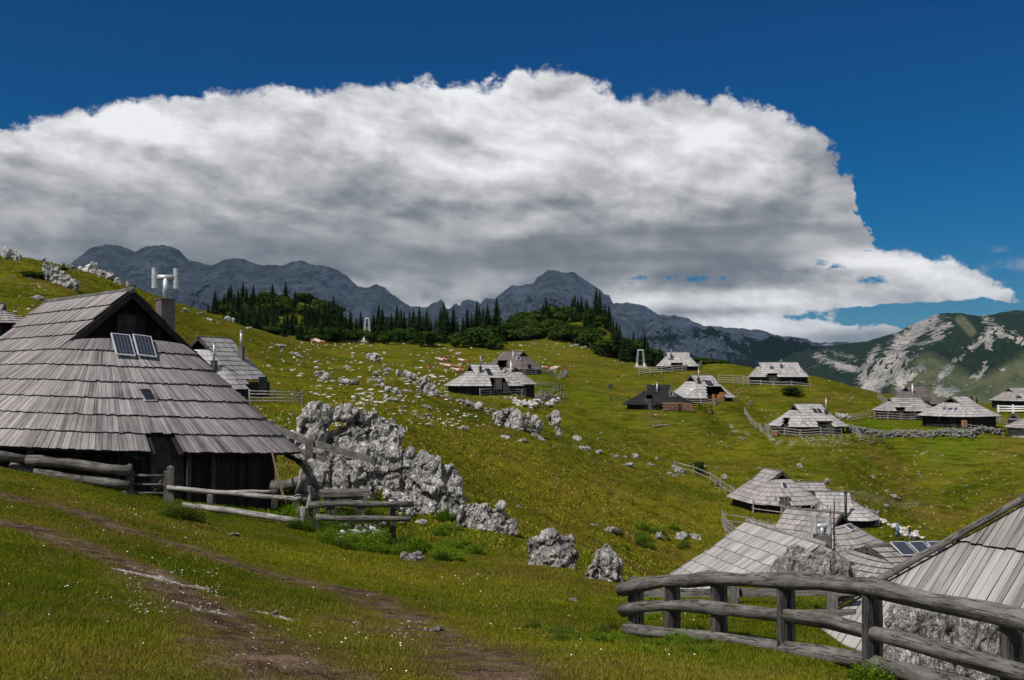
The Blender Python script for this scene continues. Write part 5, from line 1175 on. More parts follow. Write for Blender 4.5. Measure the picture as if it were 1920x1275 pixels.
# countless tiny stones on the slopes: one object
def tiny():
    VV, FF, k = [], [], 0; V0, F0 = rockshape(2, 77, 1, (1, .8, .55), .5)
    zones = [((480, 640, 1000, 800), 800, (1.5, 7)), ((560, 690, 900, 800), 300, (3, 10)), ((0, 500, 200, 640), 60, (2, 6)), ((0, 490, 330, 680), 150, (1, 3.5)), ((1000, 700, 1640, 930), 380, (1, 3.5)), ((1600, 850, 1915, 1010), 220, (1, 3.5)), ((600, 800, 1400, 1080), 90, (1, 3)), ((1150, 700, 1700, 800), 130, (.8, 2.4)),
             ((920, 640, 1200, 690), 140, (1, 3.4)), ((235, 1065, 410, 1150), 160, (1.5, 5)), ((400, 1100, 600, 1260), 60, (1.5, 5)), ((660, 1165, 800, 1200), 40, (1.5, 5)), ((0, 880, 1500, 1275), 70, (1.5, 4)), ((460, 745, 560, 800), 25, (1, 4)), ((1480, 815, 1620, 840), 160, (1, 3))]
    for (x0, y0, x1, y1), n, (a, b) in zones:
        for i in range(n):
            g = gat(random.uniform(x0, x1), random.uniform(y0, y1)); nn_ = float(perlin(np.array([g.x * .12, g.y * .08, 3.])))
            if y1 < 1000 and nn_ < -.12: continue
            r = random.uniform(a, b) / F * g.y * .6; th = random.uniform(0, 6.28); c_, s_ = math.cos(th), math.sin(th)
            V = V0 * r * np.array([1, random.uniform(.6, 1), random.uniform(.5, 1)]); V = np.stack([V[:, 0] * c_ - V[:, 1] * s_, V[:, 0] * s_ + V[:, 1] * c_, V[:, 2]], -1)
            VV.append(V + np.array(g[:])); FF.append(F0 + k); k += len(V)
    link('scattered_stones', raw_mesh('scattered_stones', np.concatenate(VV), np.concatenate(FF), M['pebble'], False), kind='stuff', label='countless small white stones strewn across the pasture and ruts', cat='stones')
tiny()
# ------------------------------------------------------------------ fences
FG = 'weathered rail fences round the huts'
def wp(px, py, D): return P(px, py, D)
def rail(root, pts, r, m='log', jit=.12, n=9, name='rail'):
    b = MB(); o = root.location; P2 = []
    for a, c in zip(pts[:-1], pts[1:]):
        k = max(1, int((c - a).length / .35))
        for i in range(k): P2.append(a.lerp(c, i / k))
    P2.append(pts[-1]); rs = []
    for i, p in enumerate(P2): rs.append(r * (1 + .10 * math.sin(i * 1.7 + p.x) + random.uniform(-.06, .06)))
    b.tube([p - o + Vector((0, 0, random.uniform(-.008, .008))) for p in P2], rs, n, jit=jit * .35)
    return b.build(name, M[m], root, True)
def post(root, p, h, wx, wy, m='log', lean=(0, 0), rot=0.0, name='post', base=.35, split=False):
    b = MB(); o = root.location; p = Vector(p) - o; ca, sa = math.cos(rot), math.sin(rot)
    ax = Vector((ca, sa, 0)) * wx; ay = Vector((-sa, ca, 0)) * wy; L = Vector((lean[0], lean[1], 1)); n = 4; prof = []
    for i in range(n + 1):
        f = i / n; z = -base + (h + base) * f; k = 1 - .10 * f; c = p + L * z + Vector((random.uniform(-.006, .006), random.uniform(-.006, .006), 0))
        if split: prof.append([c - ax * k - ay * k * .3, c - ay * k, c + ax * k - ay * k * .2, c + ax * k * .7 + ay * k, c - ax * k * .8 + ay * k])
        else: prof.append([c - ax * k - ay * k, c + ax * k - ay * k, c + ax * k + ay * k, c - ax * k + ay * k])
    q = len(prof[0]); u0 = random.random() * 9
    for i in range(n):
        for j in range(q):
            j2 = (j + 1) % q; A, B, Cc, Dd = prof[i][j], prof[i][j2], prof[i + 1][j2], prof[i + 1][j]; w_ = (B - A).length; z0 = (h + base) * i / n; z1 = (h + base) * (i + 1) / n
            b.face([A, B, Cc, Dd], [(u0, z0), (u0 + w_, z0), (u0 + w_, z1), (u0, z1)]); u0 += w_
    top_ = prof[-1]; apex = sum(top_, Vector()) / q + Vector((0, 0, wx * .5))
    for j in range(q): b.face([top_[j], top_[(j + 1) % q], apex], [(0, 0), (.1, 0), (.05, .1)])
    return b.build(name, M[m], root)
# front log fence at the lower right
top_ = [(1163, 1106, 12.6), (1200, 1097, 12.3), (1250, 1091, 11.9), (1330, 1084, 11.3), (1450, 1086, 10.4), (1550, 1092, 9.7), (1650, 1105, 9.0), (1760, 1130, 8.35), (1850, 1148, 7.9), (1925, 1165, 7.55), (2060, 1200, 7.0)]
mid = [(1166, 1144, 12.6), (1200, 1139, 12.3), (1250, 1136, 11.9), (1310, 1137, 11.4), (1400, 1147, 10.8), (1470, 1154, 10.3), (1550, 1164, 9.75), (1620, 1182, 9.25), (1700, 1200, 8.7), (1780, 1225, 8.25), (1860, 1247, 7.85), (1930, 1267, 7.5), (2060, 1300, 7.0)]
low = [(1175, 1181, 12.55), (1250, 1187, 11.9), (1330, 1194, 11.3), (1410, 1207, 10.7), (1480, 1217, 10.2), (1550, 1228, 9.7), (1625, 1240, 9.2), (1700, 1260, 8.7), (1790, 1285, 8.2), (1900, 1320, 7.6), (2060, 1370, 7.0)]
fr = empty('log_fence', wp(1470, 1240, 10.2), label='sturdy three rail log fence curving across the lower right corner', cat='fence', group=FG)
for pts, r in ((top_, .093), (mid, .083), (low, .085)): rail(fr, [wp(*p) for p in pts], r * .83, jit=.6, n=14)
def fpost(px, pyt, pyb, D, w_, m='log', lean=0.0, rot=.35):
    t_ = wp(px, pyt, D); b_ = wp(px, pyb, D); post(fr, b_, t_.z - b_.z, w_, w_ * .8, m, (lean, 0), rot, split=True, base=.5)
for px, pt, pb, D in ((1187, 1094, 1188, 12.42), (1256, 1096, 1217, 11.75), (1343, 1090, 1217, 11.1), (1469, 1086, 1242, 10.15), (1630, 1104, 1262, 9.0), (1890, 1156, 1330, 7.65)):
    fpost(px, pt, pb, D + .14, .062, 'log_dark', rot=.9); fpost(px + 12 * 10 / D, pt + 3, pb - 10, D + .26, .07, 'log', rot=.2)
for px, pt, D in ((1190, 1083, 12.3), (1466, 1076, 10.2), (1637, 1084, 9.0)): fpost(px, pt, pt + 40, D + .24, .05, 'log')
pf = empty('plank_fence', wp(1380, 1195, 14.4), label='older plank fence just behind the curving log fence', cat='fence', group=FG)
def plank(root, a, c, hh, th=.02, m='log', name='plank'):
    b = MB(); d = (c - a); o = root.location; n = Vector((0, 0, 1)).cross(d).normalized(); up = d.cross(n).normalized()
    b.box((a + c) / 2 - o, d / 2, n * th, up * hh); return b.build(name, M[m], root)
for y0, y1 in ((1112, 1108), (1152, 1150), (1180, 1186)):
    plank(pf, wp(1196, y0, 15.6), wp(1380, (y0 + y1) / 2 + 1, 14.5), .055); plank(pf, wp(1380, (y0 + y1) / 2 + 1, 14.5), wp(1605, y1, 13.4), .055)
for px, pt, pb, D in ((1378, 1096, 1200, 14.4), (1562, 1100, 1210, 13.6), (1195, 1100, 1190, 15.5)):
    t_, b_ = wp(px, pt, D), wp(px, pb, D); post(pf, b_, t_.z - b_.z, .065, .055, 'log')
# left log fence and gate in front of the large hut
lf = empty('log_fence', wp(240, 935, 27), label='heavy two rail log fence in front of the dark wall of the large hut', cat='fence', group=FG)
rail(lf, [wp(-80, 846, 26), wp(0, 855, 26.5), wp(52, 862, 26.8)], .13, 'log'); rail(lf, [wp(48, 862, 26.7), wp(130, 869, 27), wp(200, 878, 27), wp(245, 884, 27)], .135, 'log')
rail(lf, [wp(20, 874, 26.9), wp(64, 886, 26.9)], .12, 'log'); rail(lf, [wp(62, 886, 26.7), wp(130, 896, 27), wp(200, 905, 27), wp(243, 910, 27)], .12, 'log')
rail(lf, [wp(48, 908, 27.2), wp(85, 911, 27.2), wp(122, 915, 27.2)], .09, 'log_pale'); rail(lf, [wp(186, 926, 27), wp(214, 932, 27), wp(238, 936, 27)], .09, 'log_pale')
def lpost(root, px, pt, pb, D, w_, m='log', lean=0.0):
    t_, b_ = wp(px, pt, D), wp(px, pb, D); post(root, b_, t_.z - b_.z, w_, w_ * .9, m, (lean, 0), .3)
lpost(lf, 242, 872, 938, 27.15, .085); lpost(lf, 56, 842, 890, 27.3, .10); lpost(lf, 233, 922, 938, 26.9, .07); 
gt = empty('gate', wp(282, 930, 27.2), label='low rail gate with a diagonal brace between two stout posts', cat='gate')
for y in (891, 908, 924): rail(gt, [wp(249, y, 27.2), wp(309, y + 1, 27.2)], .035, n=7)
rail(gt, [wp(290, 922, 27.25), wp(307, 893, 27.25)], .03, n=7, name='brace'); lpost(gt, 248, 882, 932, 27.2, .04); lpost(gt, 310, 884, 934, 27.2, .05)
mf = empty('log_fence', wp(450, 960, 26.6), label='low two rail fence running from the gate post to the forked stakes', cat='fence', group=FG)
lpost(mf, 319, 876, 941, 27.1, .10); lpost(mf, 393, 928, 950, 27.9, .08)
rail(mf, [wp(314, 914, 27), wp(400, 922, 26.8), wp(490, 930, 26.6), wp(577, 937, 26.4)], .065, 'log_pale'); rail(mf, [wp(342, 947, 26.6), wp(420, 956, 26.5), wp(500, 968, 26.4), wp(562, 977, 26.3)], .085, 'log_pale')
rail(mf, [wp(420, 922, 28.5), wp(520, 921, 28.8)], .05, 'log_pale')
st = empty('stakes', wp(566, 990, 26.2), label='leaning forked stakes bound together where two fences meet', cat='stakes')
o_ = st.location
for pts, r in (([(565, 880, 26.3), (562, 905, 26.3), (555, 925, 26.3)], .045), ([(582, 912, 26.2), (581, 935, 26.2), (576, 955, 26.2), (568, 968, 26.2), (565, 996, 26.2)], .055), ([(563, 930, 26.35), (560, 955, 26.35), (561, 975, 26.35)], .05), ([(568, 950, 26.1), (566, 1000, 26.1)], .075)):
    b = MB(); b.tube([wp(*p) - o_ for p in pts], [r] * (len(pts) - 1) + [r * .8], 8, jit=.1); b.build('stake', M['log_pale'], st, True)
b = MB(); b.tube([wp(552, 930, 26.3) - o_, wp(558, 928, 26.2) - o_, wp(566, 929, 26.25) - o_], .03, 8); b.build('binding', M['log'], st, True)
tf = empty('log_fence', wp(680, 985, 26), label='short two rail fence in front of the picnic table, ending at the rubble heap', cat='fence', group=FG)
rail(tf, [wp(580, 947, 26.1), wp(640, 944, 26.2), wp(700, 946, 26.3), wp(776, 945, 26.5)], .085, 'log'); rail(tf, [wp(592, 970, 26.1), wp(650, 973, 26.2), wp(710, 972, 26.3), wp(770, 973, 26.4)], .08, 'log')
for px, pt, pb, ln in ((736, 948, 1010, .0), (583, 950, 992, 0), (595, 950, 985, 0)): lpost(tf, px, pt, pb, 26.6, .08 if px > 700 else .06, 'log_dark', ln)
# picnic table with two benches
tb = empty('picnic_table', wp(646, 962, 30), R(12), label='thick slab picnic table with two plank benches behind the rails', cat='table')
def tbx(c, hx, hy, hz, name, m='log', parent=tb, tp=0.0):
    b = MB(); b.box(c, (hx, 0, 0), (0, hy, 0), (0, 0, hz)); o = b.build(name, M[m], parent)
    bv = o.modifiers.new('b', 'BEVEL'); bv.width = .02; bv.segments = 2; return o
zt = (wp(646, 928, 30) - wp(646, 962, 30)).z
b = MB(); hw = .72
for sgn in (0,):
    pr = [(-.72, -.33, .0), (-.66, -.28, -.16), (-.2, -.26, -.19), (.3, -.28, -.16)]
b.box((0, 0, zt + .07), (.74, 0, 0), (0, .36, 0), (0, 0, .075)); b.box((-.04, .0, zt - .045), (.58, 0, 0), (0, .28, 0), (0, 0, .045)); o = b.build('tabletop', M['log'], tb)
for x in (-.33, .33): tbx((x, 0, (zt - .1) / 2 - .1), .09, .22, (zt - .1) / 2 + .12, 'leg', 'log_dark')
for y in (-.75, .75):
    tbx((.05, y, .36), .68, .16, .05, 'bench_seat')
    for x in (-.42, .45): tbx((x, y, .10), .10, .12, .22, 'bench_leg', 'log_dark')
# plank fence climbing behind the large hut
cf = empty('plank_fence', wp(578, 860, 33.5), label='wide plank fence sloping down from the roof corner to the tall outcrop', cat='fence', group=FG)
plank(cf, wp(470, 780, 37), wp(578, 830, 35), .115, .03); plank(cf, wp(580, 829, 34.9), wp(706, 866, 34.2), .12, .03)
plank(cf, wp(500, 815, 36.6), wp(578, 853, 35), .10, .03); plank(cf, wp(582, 852, 34.9), wp(640, 872, 34.6), .09, .03); plank(cf, wp(535, 852, 35.6), wp(600, 884, 34.6), .08, .03)
for px, pt, pb, D, w_ in ((513, 789, 850, 36.2, .10), (579, 823, 890, 34.8, .14), (700, 855, 885, 34.1, .06)): lpost(cf, px, pt, pb, D, w_)
lg = empty('log_bench', wp(545, 905, 30), label='bowed half log lying beside the rounded corner of the large hut', cat='log')
b = MB(); b.tube([wp(px, py, 29.8) - lg.location for px, py in ((508, 909), (520, 911), (540, 909), (560, 903), (574, 893))], [.14, .17, .17, .16, .11], 10, jit=.08); b.build('half_log', M['log'], lg, True)
lpost(lg, 515, 908, 930, 29.9, .09, 'log_dark'); lpost(lg, 556, 905, 928, 29.9, .09, 'log_dark')
b = MB(); pts = [wp(*p) for p in ((505, 822, 29.3), (512, 855, 29.1), (520, 890, 28.9), (530, 925, 28.7), (537, 944, 28.6))]
b.tube(pts, [.02, .035, .04, .035, .03], 7, jit=.35); b.build('branch', simple('reddish bark', (0.13, 0.085, 0.065), .9, var=.5, sc=20), None, True, label='thin reddish branch leaning against the eave of the large hut', cat='branch')
# ---- distant fences on the ground
def fence(label, pts, nr=3, h=1.05, sp=2.6, r=.045, m='log_pale', name='rail_fence', pm=None, Ds=None, pr=None):
    g = [gat(*p) for p in pts] if Ds is None else [wp(px, py, D) for (px, py), D in zip(pts, Ds)]
    for v in g:
        if Ds is not None: v.z = gz(v.x, v.y)
    root = empty(name, g[0], label=label, cat='fence', group=FG); P2 = []
    for a, c in zip(g[:-1], g[1:]):
        k = max(1, int(round(Vector((c.x - a.x, c.y - a.y, 0)).length / sp)))
        for i in range(k): q = a.lerp(c, i / k); P2.append(Vector((q.x, q.y, gz(q.x, q.y))))
    P2.append(g[-1]); pm = pm or m
    if len(P2) > 26: P2 = P2[::2] + ([P2[-1]] if len(P2) % 2 == 0 else [])
    for q in P2: post(root, q, h + random.uniform(0, .15), pr or r * 1.25, r * 1.1, pm, (random.uniform(-.04, .04), 0), 0, base=.3)
    for k in range(nr):
        z = h * (k + .75) / nr; b = MB(); b.tube([q - root.location + Vector((0, -.08, z + random.uniform(-.04, .04))) for q in P2], r, 6, jit=.06); b.build('rail', M[m], root, True)
    return root
fence('four rail fence enclosing the yard of the hut with two tall chimneys', [(468, 756), (515, 757), (566, 759)], 4, 1.15, 1.7, .06)
fence('long rail fence across the front of the silvery hut', [(900, 743), (940, 741), (978, 744), (1020, 751), (1050, 757)], 3, 1.1, 3.0, .06)
fence('fine rail fence on the grass right of the silvery hut', [(985, 722), (1005, 727), (1050, 731)], 3, 1.0, 2.5, .045)
fence('second rail fence leading away from the silvery hut to the right', [(983, 742), (1015, 741), (1052, 732)], 3, 1.0, 2.5, .045)
fence('short rail pen at the far end of the silvery hut fence', [(1022, 752), (1045, 750), (1063, 747)], 3, 1.2, 2.0, .05)
fence('rail fence in front of the dark brown hut, cattle behind it', [(962, 703), (1005, 703), (1035, 704), (1063, 705)], 3, 1.1, 3.2, .06)
fence('black stained rail fence wrapping round the tarred black hut', [(1144, 752), (1180, 759), (1230, 769), (1275, 773), (1335, 777)], 3, 1.1, 2.6, .06, 'log_black')
fence('pale rail fence in front of the hut with orange doors', [(1288, 761), (1340, 761), (1413, 760)], 3, 1.05, 2.8, .06)
fence('pale board fence in front of the small hut by the wood', [(1198, 703), (1240, 702), (1280, 698), (1315, 690)], 3, 1.5, 3.0, .09)
fence('rail fence left of the wide skyline hut', [(1347, 719), (1375, 720), (1404, 722)], 4, 1.9, 3.0, .07)
fence('rail fence along the front of the wide skyline hut', [(1404, 722), (1450, 727), (1519, 731)], 2, 1.0, 3.0, .09)
fence('curving rail fence left of the hut above the stony bank', [(1396, 784), (1408, 798), (1425, 808), (1442, 815)], 3, 1.1, 2.2, .055)
fence('rail fence in front of the hut above the stony bank', [(1442, 817), (1500, 820), (1578, 820)], 3, 1.1, 2.8, .06)
fence('rail pen at the right end of the stony bank', [(1594, 812), (1612, 828), (1628, 836), (1655, 835)], 3, 1.2, 1.9, .055)
fence('rail fence linking the stony bank hut with the fenced yard', [(1596, 790), (1640, 785)], 3, 1.1, 2.2, .05)
fence('yard fence of the grey hut with the fenced yard', [(1640, 787), (1690, 790), (1740, 788)], 3, 1.15, 2.2, .05)
fence('crooked rail fence on the grass left of the brown roofed hut', [(1646, 748), (1660, 757), (1685, 762)], 3, 1.2, 2.6, .06)
fence('broad white board fence under the grey hut at the right edge', [(1872, 774), (1900, 775), (1960, 776)], 3, 1.3, 4.0, .13, 'white')
fence('rail fence by the little store hut', [(1848, 790), (1875, 796), (1900, 800)], 3, 1.1, 2.0, .05)
fence('small wire and rail fence at the door of the hut with black walls', [(1806, 808), (1822, 812), (1842, 815)], 3, 1.1, 1.4, .04)
fence('long rail fence running down the slope to the brownish hut', [(1264, 882), (1300, 892), (1332, 905), (1370, 930), (1412, 962), (1465, 972), (1500, 975)], 2, 1.15, 2.4, .05)
fence('rail fence curving round the top left corner of the long pale roof', [(1354, 985), (1362, 1000), (1385, 1022)], 3, 1.1, 1.1, .045)
fence('rail fence behind the long pale roof, running to the right', [(1354, 985), (1400, 990), (1440, 1000)], 2, 1.0, 1.6, .04)
fence('rail fence between the brownish hut and its pale neighbour', [(1522, 975), (1535, 965), (1552, 975)], 3, 1.2, 1.2, .045)
fence('rail fence at the right end of the pale grey hut in the hollow', [(1600, 972), (1625, 976), (1646, 985)], 3, 1.3, 1.6, .055)
fence('tangle of rails below the eave of the hut in mid hollow', [(1590, 1080), (1615, 1080), (1640, 1082)], 3, 1.1, 1.0, .04, Ds=[60, 59, 58])
# firewood stack along the black fence
def woodpile(label, a, c, h, r, cat='woodpile', n=8):
    A, Cc = gat(*a), gat(*c); root = A; d = Vector((Cc.x - A.x, Cc.y - A.y, 0)); L = d.length; d.normalize(); nn = Vector((d.y, -d.x, 0)); b = MB(); k = int(L / (2 * r)); rows = int(h / (1.8 * r))
    for j in range(rows):
        for i in range(k):
            x = (i + .5 * (j % 2) + .5) * 2 * r; q = A + d * x; z = gz(q.x, q.y) + (j + .5) * 1.8 * r - A.z; c_ = d * x + Vector((0, 0, z)); rr = r * random.uniform(.75, 1)
            b.tube([c_ - nn * .35, c_ + nn * (.35 + random.uniform(-.05, .05))], rr, 6, random.random(), jit=.15)
    o = b.build('woodpile', M['log_fresh'], None, label=label, cat=cat); o.location = A
woodpile('stack of split firewood against the black fence', (1243, 771), (1300, 775), 1.3, .14)
woodpile('small stack of split firewood inside the short rail pen', (1024, 751), (1050, 749), .9, .15)
woodpile('low firewood stack beside the fence above the stony bank', (1448, 817), (1460, 818), .8, .13)
# ---- trees
def conifer(seed, h, m='spruce', wfac=.19, nl=None):
    r = random.Random(seed); b = MB(); nl = nl or 22
    b.tube([(0, 0, -.5), (0, 0, h * .5), (0, 0, h * .98)], [h * .018, h * .011, .02], 6); tr = b
    c = MB(); z0 = h * .07
    for i in range(nl):
        f = i / (nl - 1); z = z0 + (h - z0) * f ** .92; R_ = h * wfac * 1.12 * (1 - f) ** .8 * r.uniform(.8, 1.15) + .1; nb = int(11 + 10 * (1 - f))
        for k in range(nb):
            a = 2 * math.pi * (k + r.random() * .8) / nb + i; L = R_ * r.uniform(.55, 1.18); dr = -L * r.uniform(.25, .55); w_ = L * r.uniform(.34, .5)
            ca, sa = math.cos(a), math.sin(a); base = Vector((0, 0, z + r.uniform(-.1, .1)))
            tip = base + Vector((ca * L, sa * L, dr + L * .12)); md = base + Vector((ca * L * .55, sa * L * .55, dr * .35)); sd = Vector((-sa, ca, 0)) * w_; cl = r.random()
            for q in range(3):
                fr_ = .25 + .28 * q; m_ = base.lerp(md, min(1, fr_ * 1.6)) if fr_ < .6 else md.lerp(tip, (fr_ - .55) * 1.4)
                dn = Vector((0, 0, -L * r.uniform(.12, .22)))
                c.face([m_, m_ + sd * (1.1 - fr_ * .6) + Vector((ca, sa, 0)) * L * .22 + dn, m_ + Vector((ca, sa, 0)) * L * .30 + dn * .3], None, cl)
                c.face([m_, m_ + Vector((ca, sa, 0)) * L * .30 + dn * .3, m_ - sd * (1.1 - fr_ * .6) + Vector((ca, sa, 0)) * L * .22 + dn], None, cl)
            c.face([md - sd * .3, tip, md + sd * .3], None, cl)
    for i in range(5):
        f0, f1 = i / 5, (i + 1) / 5; za, zb = z0 + (h - z0) * f0, z0 + (h - z0) * min(1, f1 + .03); ra, rb_ = h * wfac * .62 * (1 - f0) ** .8, h * wfac * .45 * (1 - f1) ** .8 + .02
        for k in range(9):
            a0, a1 = 2 * math.pi * k / 9, 2 * math.pi * (k + 1) / 9; j1 = r.uniform(.7, 1.15)
            c.face([(ra * j1 * math.cos(a0), ra * j1 * math.sin(a0), za), (ra * j1 * math.cos(a1), ra * j1 * math.sin(a1), za + r.uniform(-.3, .2)), (rb_ * math.cos(a1), rb_ * math.sin(a1), zb), (rb_ * math.cos(a0), rb_ * math.sin(a0), zb)], None, r.random() * .4)
    return b.mesh('trunk', M['bark'], True), c.mesh('crown', M[m])
def bushm(seed, rx, h, m='beech', n=900, leaf=.32, trunk=True):
    r = random.Random(seed); c = MB(); lobes = [(Vector((r.uniform(-.6, .6) * rx, r.uniform(-.6, .6) * rx, h * r.uniform(.35, .8))), rx * r.uniform(.35, .6)) for _ in range(9)]
    for i in range(n):
        ce, rr = lobes[r.randrange(len(lobes))]; v = Vector((r.gauss(0, 1), r.gauss(0, 1), r.gauss(0, 1))).normalized(); p = ce + Vector((v.x * rr, v.y * rr, v.z * rr * h / rx / 1.6)) * r.uniform(.7, 1.05)
        if p.z < .02: continue
        nrm = (v + Vector((r.uniform(-.6, .6), r.uniform(-.6, .6), r.uniform(-.1, .8)))).normalized(); t = nrm.orthogonal().normalized(); u = nrm.cross(t); L = leaf * r.uniform(.6, 1.3); cl = r.random()
        a = r.uniform(0, 6.28); t2 = t * math.cos(a) + u * math.sin(a); u2 = nrm.cross(t2)
        c.face([p - t2 * L, p - u2 * L * .5, p + t2 * L, p + u2 * L * .5], None, cl)
    b = MB(); b.tube([(0, 0, -.3), (rx * .05, 0, h * .45)], [rx * .07, rx * .04], 6)
    for k in range(5):
        a = k * 1.3; b.tube([(0, 0, h * .12), (math.cos(a) * rx * .5, math.sin(a) * rx * .5, h * .6)], [rx * .035, rx * .01], 5)
    return b.mesh('trunk', M['bark'], True), c.mesh('crown', M[m])
CON = [conifer(i, 10.0, wfac=random.uniform(.15, .21)) for i in range(6)]
BUS = [bushm(20 + i, 2.2, 3.4) for i in range(3)]; DWP = [bushm(40 + i, 2.6, 2.3, 'dwarf_pine', 1000, .34) for i in range(3)]
def tree(kind, px, py, hpx, label, D=None, fat=1.0, group=None):
    pr = {'spruce_tree': CON, 'broadleaf_tree': BUS, 'dwarf_pine_shrub': DWP, 'shrub': BUS}[kind]; tm, cm_ = random.choice(pr)
    if D is None: g = gat(px, py)
    else: g = P(px, py, D); g.z = gz(g.x, g.y)
    H0 = {'spruce_tree': 10.0, 'broadleaf_tree': 3.4, 'dwarf_pine_shrub': 2.3, 'shrub': 3.4}[kind]; s = hpx / F * g.y / H0
    root = empty(kind, g, random.uniform(0, 6.28), label=label, cat='shrub' if 'shrub' in kind else 'tree', group=group); root.scale = (s * fat, s * fat, s)
    for nm, me in (('trunk', tm), ('crown', cm_)):
        o = bpy.data.objects.new(nm, me); C.objects.link(o); o.parent = root
TG = 'trees of the wood behind the meadow'; L1 = 'dark spruce of the wood on the left knoll'; L2 = 'dark spruce along the far edge of the flat meadow'; L3 = 'dark spruce on the rounded knoll right of the meadow'; L4 = 'dark spruce at the lower right end of the wood'
for px, py, h_ in [(390, 592, 22), (400, 594, 26), (403, 600, 40), (420, 600, 34), (432, 600, 44), (446, 598, 50), (455, 594, 48), (462, 592, 44), (475, 588, 42), (487, 586, 36), (500, 582, 38), (512, 580, 38), (520, 585, 30), (550, 585, 34), (470, 606, 44), (485, 620, 40), (498, 610, 40), (515, 612, 34), (535, 606, 36), (555, 612, 34), (575, 620, 34), (600, 625, 34), (587, 600, 16), (440, 612, 36), (455, 616, 34), (410, 608, 24), (480, 640, 30), (565, 632, 30)]:
    tree('spruce_tree', px, py, h_ * 1.15, L1, D=random.uniform(300, 400) if py < 615 else 300, group=TG)
random.seed(12)
for i in range(34): tree('spruce_tree', random.gauss(515, 55), 600, random.uniform(26, 46), L1, D=random.uniform(285, 400), group=TG)
for px, h_ in [(580, 50), (590, 40), (598, 54), (608, 66), (616, 58), (625, 70), (634, 54), (640, 60), (648, 46), (657, 50), (668, 40), (676, 48), (700, 50), (710, 64), (717, 60), (726, 46), (733, 54), (744, 68), (752, 62), (758, 56), (768, 58), (775, 62), (786, 66), (793, 48), (800, 62), (808, 40), (818, 44), (826, 66), (832, 74), (838, 60), (850, 66), (858, 40), (868, 50), (876, 66), (884, 54), (894, 74), (899, 62), (906, 68), (914, 74), (921, 44), (931, 72), (937, 50)]:
    tree('spruce_tree', px, 640, h_ * 1.03, L2, D=random.uniform(325, 350), group=TG)
for px, py, h_ in [(1018, 612, 36), (1024, 610, 44), (1029, 612, 38), (1056, 608, 30), (1074, 610, 36), (1078, 612, 42), (1084, 612, 40), (1090, 612, 38), (1100, 614, 40), (1106, 614, 44), (1112, 618, 40), (1098, 640, 44), (1108, 645, 50), (1118, 650, 62), (1125, 655, 56), (1135, 655, 40), (1142, 662, 48), (1090, 650, 36), (1072, 640, 30)]:
    tree('spruce_tree', px, py, h_ * 1.05, L3, D=random.uniform(345, 392), group=TG)
for px, py, h_ in [(1150, 660, 58), (1156, 662, 66), (1162, 664, 60), (1170, 664, 48), (1180, 672, 44), (1188, 675, 52), (1196, 676, 46), (1203, 678, 54), (1209, 680, 62), (1215, 682, 50), (1222, 684, 40), (1237, 690, 44), (1242, 690, 32)]:
    tree('spruce_tree', px, py, h_ * 1.05, L4, D=random.uniform(300, 330), group=TG)
for px, py, h_, fat in [(615, 640, 26, 1.5), (660, 642, 24, 1.6), (700, 643, 22, 1.6), (760, 640, 26, 1.5), (805, 641, 28, 1.5), (858, 641, 26, 1.4), (890, 642, 30, 1.6), (905, 642, 36, 1.4), (925, 640, 28, 1.3), (590, 640, 24, 1.5), (1105, 655, 30, 1.4), (1180, 678, 36, 1.3), (1222, 686, 34, 1.3), (1165, 672, 34, 1.2), (1130, 665, 30, 1.4), (780, 643, 20, 1.5), (635, 638, 26, 1.5), (720, 643, 24, 1.3)]:
    tree('broadleaf_tree', px, py, h_, 'light green broadleaf bush tree at the foot of the spruces', D=random.uniform(300, 322), fat=fat, group='leafy bushes at the foot of the wood')
random.seed(5)
for i in range(46):
    px = random.uniform(952, 1120); py = random.uniform(598, 645); tree('dwarf_pine_shrub', px, py, random.uniform(12, 22), 'dense dwarf pine covering the rounded knoll', D=random.uniform(326, 400), fat=1.15, group='dwarf pines on the knolls')
for i in range(62):
    px = random.uniform(425, 640); tree('dwarf_pine_shrub', px, 600, random.uniform(11, 19), 'dense dwarf pine between the spruces of the left knoll', D=random.uniform(290, 415), fat=1.2, group='dwarf pines on the knolls')
for i in range(12):
    px = random.uniform(880, 940) if i % 2 else random.uniform(950, 1010); tree('dwarf_pine_shrub', px, 640, random.uniform(16, 24), 'dwarf pine thicket beside the stony clearing', D=random.uniform(328, 345), fat=1.5, group='dwarf pines on the knolls')
tree('shrub', 1309, 890, 22, 'round green bush beside the head of the long rail fence'); tree('shrub', 1484, 741, 14, 'dark green bush on the bank under the wide skyline hut', fat=2.6)
tree('spruce_tree', 1822, 770, 20, 'small dark spruce left of the two by the grey hut', D=238); tree('spruce_tree', 1832, 770, 17, 'smaller dark spruce next to the small one by the grey hut', D=240); tree('dwarf_pine_shrub', 1325, 690, 14, 'dark dwarf pines just right of the small hut by the wood', D=262, fat=2.4)
tree('dwarf_pine_shrub', 70, 522, 12, 'dark low bush on the left hillside', fat=1.8); tree('dwarf_pine_shrub', 110, 512, 10, 'low bush above the broken ledge', fat=1.8)
